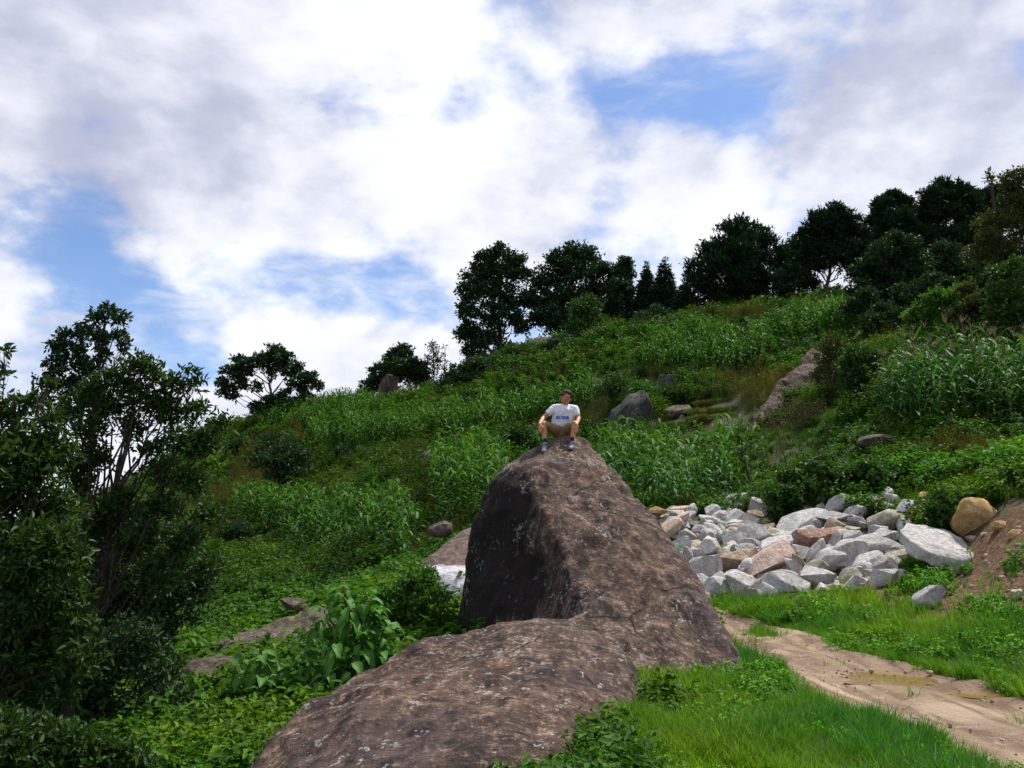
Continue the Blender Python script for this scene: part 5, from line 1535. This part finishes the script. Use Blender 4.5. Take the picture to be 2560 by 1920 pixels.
def maize_parts(seed, H=2.2, nleaf=11, fat=1.0):
    r0 = np.random.default_rng(seed)
    lean = r0.normal(0, .06, 2)
    tt = np.linspace(0, 1, 6)
    ax = np.stack([lean[0] * tt ** 2 * H, lean[1] * tt ** 2 * H, tt * H * .93], -1)
    st = Acc()
    tube(st, ax, (.017, .007), 5, .3)
    leaves = []
    a0 = r0.uniform(0, 2 * np.pi)
    for q in range(nleaf):
        f_ = .12 + .80 * q / nleaf
        b = np.array([np.interp(f_, tt, ax[:, c]) for c in range(3)])
        az_ = a0 + (q % 2) * np.pi + r0.normal(0, .5)
        d = np.array([math.cos(az_), math.sin(az_), 0])
        s = np.array([-d[1], d[0], 0])
        Lh = H * r0.uniform(.26, .38) * (1 - .35 * abs(f_ - .5))
        n_ = 7
        s_ = np.linspace(0, 1, n_)
        rise, fall = r0.uniform(.6, 1.15), r0.uniform(.55, 1.25)
        ctr = b + np.outer(s_ * Lh * .85 * (1 - .15 * s_), d) + np.outer(Lh * (rise * s_ - fall * s_ ** 2.2), [0, 0, 1]) + np.outer(np.sin(s_ * 3) * r0.normal(0, .06), s)
        wv = .042 * fat * np.minimum(1, s_ * 6 + .35) * (1 - s_ ** 2.4) + .001
        tw = r0.normal(0, .5) * s_
        sv = s[None] * np.cos(tw)[:, None] + np.array([0, 0, 1])[None] * np.sin(tw)[:, None]
        V = np.concatenate([ctr - sv * wv[:, None] + [0, 0, .012], ctr, ctr + sv * wv[:, None] + [0, 0, .012]])
        Q = []
        for c in range(n_ - 1):
            Q += [(c, c + 1, n_ + c + 1, n_ + c), (n_ + c, n_ + c + 1, 2 * n_ + c + 1, 2 * n_ + c)]
        leaves.append((V, np.array(Q), float(np.clip(r0.normal(.5, .4), 0, 1.2))))
    ts = Acc()
    top = ax[-1]
    for q in range(6):
        d = np.array([r0.normal(0, .35), r0.normal(0, .35), 1.0])
        tube(ts, bent(top, top + unit(d) * r0.uniform(.16, .28), 4, .05), (.008, .003), 3, .5)
    return st, leaves, ts


def maize_mesh(seed, H=2.2, nleaf=10, fat=1.25):
    st, lv, ts = maize_parts(seed, H, nleaf, fat)
    for V, Q, c in lv:
        st.add(V, Q, c)
    return st.build('maize')


# the near patch on the right: each plant with stalk, blades and tassel
KINDS = []
for s in range(7):
    st, lv, ts = maize_parts(40 + s, rng.uniform(2.3, 2.9), 12)
    me_s = st.build('stalk', True)
    me_s.materials.append(M['maize'])
    me_l = []
    for V, Q, c in lv:
        ml = mesh_np('leaf', V, [Q], np.full(len(V), c), True)
        ml.materials.append(M['maize'])
        me_l.append(ml)
    me_t = ts.build('tassel', True)
    me_t.materials.append(M['tassel'])
    KINDS.append((me_s, me_l, me_t))
pg = poly((2215, 1082), (2300, 1092), (2570, 1100), (2640, 1095), (2640, 1020), (2300, 1005), (2240, 1030))
lo, hi = pg.min(0), pg.max(0)
pts = []
while len(pts) < 105:
    q = rng.uniform(lo, hi)
    if inside(q[None], pg)[0] and all(np.hypot(*(q - o)) > .26 for o in pts):
        pts.append(q)
for q in pts:
    me_s, me_l, me_t = KINDS[rng.integers(len(KINDS))]
    root = thing('maize_plant', 'tall pale green maize plant in the patch above the leafy bank', 'maize', (q[0], q[1], g1(*q) - .03), 'maize patch above the leafy bank')
    root.rotation_euler = (rng.normal(0, .05), rng.normal(0, .05), rng.uniform(0, 6.28))
    root.scale = (rng.uniform(1.0, 1.28),) * 3
    obj('stalk', me_s, None, root)
    for ml in me_l:
        obj('leaf', ml, None, root)
    obj('tassel', me_t, None, root)

# the next nearest rows: single plants
SOLO = []
for s in range(8):
    me = maize_mesh(80 + s, rng.uniform(1.9, 2.4), 11)
    me.materials.append(M['maize'])
    SOLO.append(me)
for label, grp, n_, pg in (('maize plant in the dense patch between the tall boulder and the stone heap', 'maize patch behind the stone heap', 110,
                            poly((1480, 1270), (1560, 1292), (1700, 1290), (1835, 1275), (1860, 1230), (1700, 1200), (1500, 1215))),
                           ('maize plant in the front rows of the field left of the tall boulder', 'front rows of the left maize field', 85,
                            poly((600, 1350), (700, 1392), (900, 1420), (1015, 1425), (1020, 1350), (900, 1340), (700, 1330)))):
    lo, hi = pg.min(0), pg.max(0)
    k = 0
    while k < n_:
        q = rng.uniform(lo, hi)
        if not inside(q[None], pg)[0]:
            continue
        k += 1
        o = obj('maize_plant', SOLO[rng.integers(len(SOLO))], None, loc=(q[0], q[1], g1(*q) - .03))
        o.rotation_euler = (rng.normal(0, .08), rng.normal(0, .08), rng.uniform(0, 6.28))
        o.scale = (rng.uniform(.8, 1.15),) * 3
        tag(o, label, 'maize', grp)

# all the farther maize: fields nobody could count
far_kinds = []
for s in range(6):
    far_kinds.append(maize_mesh(120 + s, 2.5, 10, 1.35))
FP, FT, FS = [], [], []
for dens_, pg in FIELDS:
    lo, hi = pg.min(0), pg.max(0)
    n_ = int(min(7000, np.prod(hi - lo) * dens_ * 1.9))
    nrow = max(2, int((hi[1] - lo[1]) / .95))
    q = np.column_stack([rng.uniform(lo[0], hi[0], n_), lo[1] + (rng.integers(0, nrow, n_) + .5) * .95 + rng.normal(0, .08, n_)])
    q[:, 1] += .35 * np.sin(q[:, 0] * .35)
    q = q[inside(q, pg)]
    FP.append(np.column_stack([q, gz(q[:, 0], q[:, 1]) - .03]))
    FS.append(rng.uniform(.85, 1.3, len(q)))
    FT.append(rng.uniform(.6, 1.2, (len(q), 1)) * np.array([1.15, 1.15, .8]))
FP, FS, FT = np.concatenate(FP), np.concatenate(FS), np.concatenate(FT)
scatter('maize_field', far_kinds, M['maize_far'], FP, zrot(len(FP), .08), FS, FT, 'distant maize fields in bands across the hillside')


# ------------------------------------------------------------------ the man on the boulder
from mathutils.bvhtree import BVHTree
bvh = BVHTree.FromPolygons([v.co.copy() for v in boulder.data.vertices], [list(p_.vertices) for p_ in boulder.data.polygons])
CAM = Vector((0, 0, CAMZ))


def on_rock(zx, zy):
    h_ = bvh.ray_cast(CAM, ray_dir(1280 + zx / 7.54, 940 + zy / 7.54))
    return h_[0].y if h_[0] is not None else 13.6


Yl, Yr = on_rock(620, 1400), on_rock(1110, 1380)          # where the soles stand
Y0 = (Yl + Yr) / 2 + .42


def pp(zx, zy, Y):
    return np.array(at(1280 + zx / 7.54, 940 + zy / 7.54, Y))


SPH = ico(2)[0]


def cap(p0, r0, p1, r1):
    return [Vector(q) for q in np.concatenate([SPH * r0 + p0, SPH * r1 + p1])]


def ell(c, rx, ry, rz, yaw=0.0, pitch=0.0):
    V = SPH * np.array([rx, ry, rz])
    cp, sp = math.cos(pitch), math.sin(pitch)
    V = V @ np.array([[cp, 0, -sp], [0, 1, 0], [sp, 0, cp]])
    c_, s_ = math.cos(yaw), math.sin(yaw)
    V = V @ np.array([[c_, s_, 0], [-s_, c_, 0], [0, 0, 1]])
    return [Vector(q) for q in V + c]


hipC = pp(925, 1050, Y0 + .12)
hipL, hipR = pp(845, 1060, Y0 + .10), pp(1015, 1055, Y0 + .10)
kneeL, kneeR = pp(590, 905, Y0 - .26), pp(1185, 900, Y0 - .26)
ankL, ankR = pp(622, 1235, Yl + .06), pp(1135, 1215, Yr + .06)
shL, shR = pp(800, 600, Y0 + .04), pp(1185, 625, Y0 + .04)
neck0, neck1 = pp(1005, 590, Y0 + .04), pp(1015, 470, Y0 + .01)
elL, elR = pp(590, 790, Y0 - .02), pp(1255, 800, Y0 - .02)
wrL, wrR = pp(520, 905, Y0 - .31), pp(1215, 915, Y0 - .33)
head = pp(1025, 385, Y0 - .01)
FACE = R(158)                                              # the face looks to the left of the picture, a little towards the camera
fd = np.array([math.cos(FACE), -math.sin(FACE), -.05])     # facing direction
fs = np.array([fd[1], -fd[0], 0])

body = [cap(hipC, .11, pp(945, 850, Y0 + .10), .105), cap(pp(945, 850, Y0 + .10), .105, pp(995, 650, Y0 + .05), .115),
        cap(shL, .055, shR, .055), cap(neck0, .056, neck1, .052),
        cap(hipL, .085, kneeL, .055), cap(hipR, .085, kneeR, .055), cap(kneeL, .056, (kneeL * .6 + ankL * .4) + [0, .015, 0], .054), cap((kneeL * .6 + ankL * .4) + [0, .015, 0], .054, ankL, .036),
        cap(kneeR, .056, (kneeR * .6 + ankR * .4) + [0, .015, 0], .054), cap((kneeR * .6 + ankR * .4) + [0, .015, 0], .054, ankR, .036),
        cap(shL, .050, elL, .041), cap(shR, .050, elR, .041), cap(elL, .041, wrL, .029), cap(elR, .041, wrR, .029),
        ell(head, .098, .078, .112, -FACE), cap(head + fd * .045 + [0, 0, -.055], .058, head + fd * .060 + [0, 0, -.090], .036),
        cap(head + fd * .080 + [0, 0, .010], .012, head + fd * .118 + [0, 0, -.022], .016), cap(head + fd * .088 + [0, 0, .03], .010, head + fd * .075 + [0, 0, .03] + fs * .02, .012),
        ell(head - fs * .078 + fd * -.012 + np.array([0, 0, -.01]), .026, .012, .034, -FACE), ell(head + fs * .078 + fd * -.012 + np.array([0, 0, -.01]), .026, .012, .034, -FACE)]
for wr, kn, sgn in ((wrL, kneeL, -1), (wrR, kneeR, 1)):    # palms over the knees, fingers hanging and slightly curled
    dv = unit(np.array([0.10 * -sgn, -.35, -.95]))
    side = unit(np.cross(dv, [0, 1, 0])) * 1.0
    palm = wr + dv * .055
    body.append(cap(wr, .027, palm + side * .018, .024))
    body.append(cap(palm - side * .022, .018, palm + side * .022, .018))
    body.append(cap(palm + dv * .03 - side * .024, .016, palm + dv * .03 + side * .024, .016))
    for q in range(4):
        b0 = palm + dv * .038 + side * (-.030 + .020 * q)
        ln = (.040, .046, .044, .034)[q]
        b1 = b0 + dv * ln
        b2 = b1 + unit(dv + np.array([0, .7, -.1])) * ln * .75
        body += [cap(b0, .0092, b1, .0088), cap(b1, .0088, b2, .0075)]
    t0 = palm - side * .026 * sgn - dv * .01
    t1 = t0 + unit(dv * .6 - side * .8 * sgn + np.array([0, -.3, 0])) * .036
    body += [cap(t0, .0125, t1, .0105), cap(t1, .0105, t1 + unit(dv + np.array([0, -.1, 0])) * .028, .0085)]
NA = ()
person = thing('person', 'man in white shirt, khaki shorts and dark cap sitting on the boulder top', 'person', Vector(hipC))


def part(name, groups, mat, voxel=.011, sm=4, amp=NA, parent=None, seed=1.0):
    me = hull_mesh(groups, voxel, sm, amp, seed)
    me.transform(Matrix.Translation(-Vector(hipC)))
    return obj(name, me, mat, parent or person)


m, t = new_mat('skin')
co = t.n('ShaderNodeTexCoord').outputs['Object']
nz = t.noise(co, 14, 3)
b = t.n('ShaderNodeBsdfPrincipled', None, Roughness=.5)
t.set(b, 'Base Color', t.mix(nz, (.40, .155, .075), (.50, .21, .105)))
t.set(b, 'Subsurface Weight', .08)
t.set(b, 'Subsurface Radius', (.02, .008, .004))
t.n('ShaderNodeOutputMaterial', None, Surface=b)
M['skin'] = m
M['shirt'] = plain('white_cotton', (.74, .74, .80), .85, .04, 60)
M['khaki'] = plain('khaki_cloth', (.26, .165, .075), .85, .18, 40)
M['cap'] = plain('dark_cap_cloth', (.030, .034, .028), .8, .2, 60)
M['sock'] = plain('navy_sock', (.020, .022, .045), .9, .2, 60)
M['shoe'] = plain('grey_shoe', (.22, .22, .26), .7, .5, 45)
M['sole'] = plain('dark_sole', (.03, .03, .035), .8)
M['hair'] = plain('dark_hair', (.015, .013, .012), .6)
M['print'] = plain('blue_print', (.012, .10, .55), .7, .1)
M['eye'] = plain('dark_eye', (.02, .015, .012), .3)
M['teeth'] = plain('smile', (.10, .03, .025), .5)

part('body', body, M['skin'], .0085, 3)
shirt = part('t_shirt', [cap(pp(870, 640, Y0 + .05), .098, pp(850, 880, Y0 + .09), .100), cap(pp(1110, 655, Y0 + .05), .098, pp(1035, 885, Y0 + .09), .100), cap(pp(990, 660, Y0 + .03), .115, pp(945, 900, Y0 + .08), .115),
                         cap(pp(850, 600, Y0 + .04), .070, pp(1150, 618, Y0 + .04), .070), cap(shL, .070, shL * .52 + elL * .48, .064), cap(shR, .070, shR * .52 + elR * .48, .064), cap(pp(960, 590, Y0 + .05), .062, pp(1055, 592, Y0 + .05), .062)],
             M['shirt'], .011, 4, ((11, .012), (26, .007)), seed=2.0)
shorts = part('shorts', [cap(pp(840, 1000, Y0 + .10), .115, pp(1020, 1000, Y0 + .10), .115), cap(pp(850, 1075, Y0 + .10), .10, pp(1010, 1070, Y0 + .10), .10), cap(pp(850, 1040, Y0 + .08), .105, kneeL * .93 + hipL * .07, .072), cap(pp(1010, 1035, Y0 + .08), .105, kneeR * .93 + hipR * .07, .072)],
              M['khaki'], .011, 4, ((10, .014), (24, .008)), seed=4.0)
for wL, wA in ((Yl, ankL), (Yr, ankR)):
    part('sock', [cap(wA + np.array([0, 0, -.055]), .042, wA + np.array([0, .004, .030]), .040)], M['sock'], .008, 2)
for wA, toe in ((ankL, pp(590, 1440, Yl - .06)), (ankR, pp(1095, 1385, Yr - .06))):
    heel = wA + np.array([0, .02, -.075])
    ball = heel * .35 + toe * .65
    sh = part('shoe', [cap(heel, .044, wA + np.array([0, 0, -.035]), .046), cap(heel, .042, ball, .044), cap(ball, .044, toe + np.array([0, 0, .022]), .032)], M['shoe'], .008, 3, ((25, .004),))
    part('sole', [cap(heel + np.array([0, 0, -.030]), .030, ball + np.array([0, 0, -.026]), .034), cap(ball + np.array([0, 0, -.026]), .034, toe + np.array([0, 0, -.002]), .026)], M['sole'], .008, 2, NA, sh)
# cap: crown, brim; hair below it at the back of the head
crown_c = head + np.array([0, 0, .045]) - fd * .008
part('cap', [[q for q in ell(crown_c, .112, .092, .085, -FACE) if q.z > crown_c[2] - .022]], M['cap'], .008, 2)
bc = crown_c + fd * .135 + np.array([0, 0, -.012])
brim = part('brim', [[Vector(q) for q in (crown_c + fd * .075 + fs * .085, crown_c + fd * .075 - fs * .085, crown_c + fd * .12 + fs * .085 + [0, 0, -.006], crown_c + fd * .12 - fs * .085 + [0, 0, -.006], bc + fd * .045 + fs * .045 + [0, 0, -.008], bc + fd * .045 - fs * .045 + [0, 0, -.008],
                                          crown_c + fd * .075 + fs * .085 + [0, 0, .014], crown_c + fd * .075 - fs * .085 + [0, 0, .014], crown_c + fd * .12 + fs * .06 + [0, 0, .012], crown_c + fd * .12 - fs * .06 + [0, 0, .012], bc + fd * .045 + [0, 0, .008])]], M['cap'], .006, 2)
part('hair', [ell(head - fd * .022 + np.array([0, 0, .012]), .090, .082, .088, -FACE)], M['hair'], .009, 2)
for s_ in (-1, 1):
    part('eye', [ell(head + fd * .084 - fs * .030 * s_ + np.array([0, 0, .016]), .012, .018, .011, -FACE)], M['eye'], .003, 1)
part('mouth', [ell(head + fd * .094 + np.array([0, 0, -.055]), .012, .026, .009, -FACE)], M['teeth'], .003, 1)

# the blurred blue lettering across the chest, laid on the cloth
sb = BVHTree.FromPolygons([v.co + Vector(hipC) for v in shirt.data.vertices], [list(p_.vertices) for p_ in shirt.data.polygons])
V, Q = [], []
strokes = []
x = 828
for gl in range(9):
    w_ = 28 if gl not in (0, 6) else 18
    strokes.append((x, 752, x + 12, 818))
    if gl % 2:
        strokes.append((x, 758, x + w_ - 4, 772))
    if gl % 3 != 0:
        strokes.append((x, 798, x + w_ - 4, 812))
    if gl % 3 == 1:
        strokes.append((x + w_ - 12, 758, x + w_ - 3, 812))
    if gl in (2, 5, 8):
        strokes.append((x + 4, 778, x + w_ - 4, 790))
    x += w_ + 3
for (x0, y0, x1, y1) in strokes:
    q = []
    for (x_, y_) in ((x0, y0), (x1, y0), (x1, y1), (x0, y1)):
        xs = x_ + (785 - y_) * .18
        h_ = sb.ray_cast(CAM, ray_dir(1280 + xs / 7.54, 940 + y_ / 7.54))
        if h_[0] is None:
            break
        q.append(h_[0] - ray_dir(1280 + xs / 7.54, 940 + y_ / 7.54) * .005 - Vector(hipC))
    if len(q) == 4:
        Q.append([len(V) + c for c in range(4)])
        V += [tuple(c) for c in q]
if V:
    obj('chest_lettering', mesh_np('chest_lettering', np.array(V), [np.array(Q)]), M['print'], shirt)
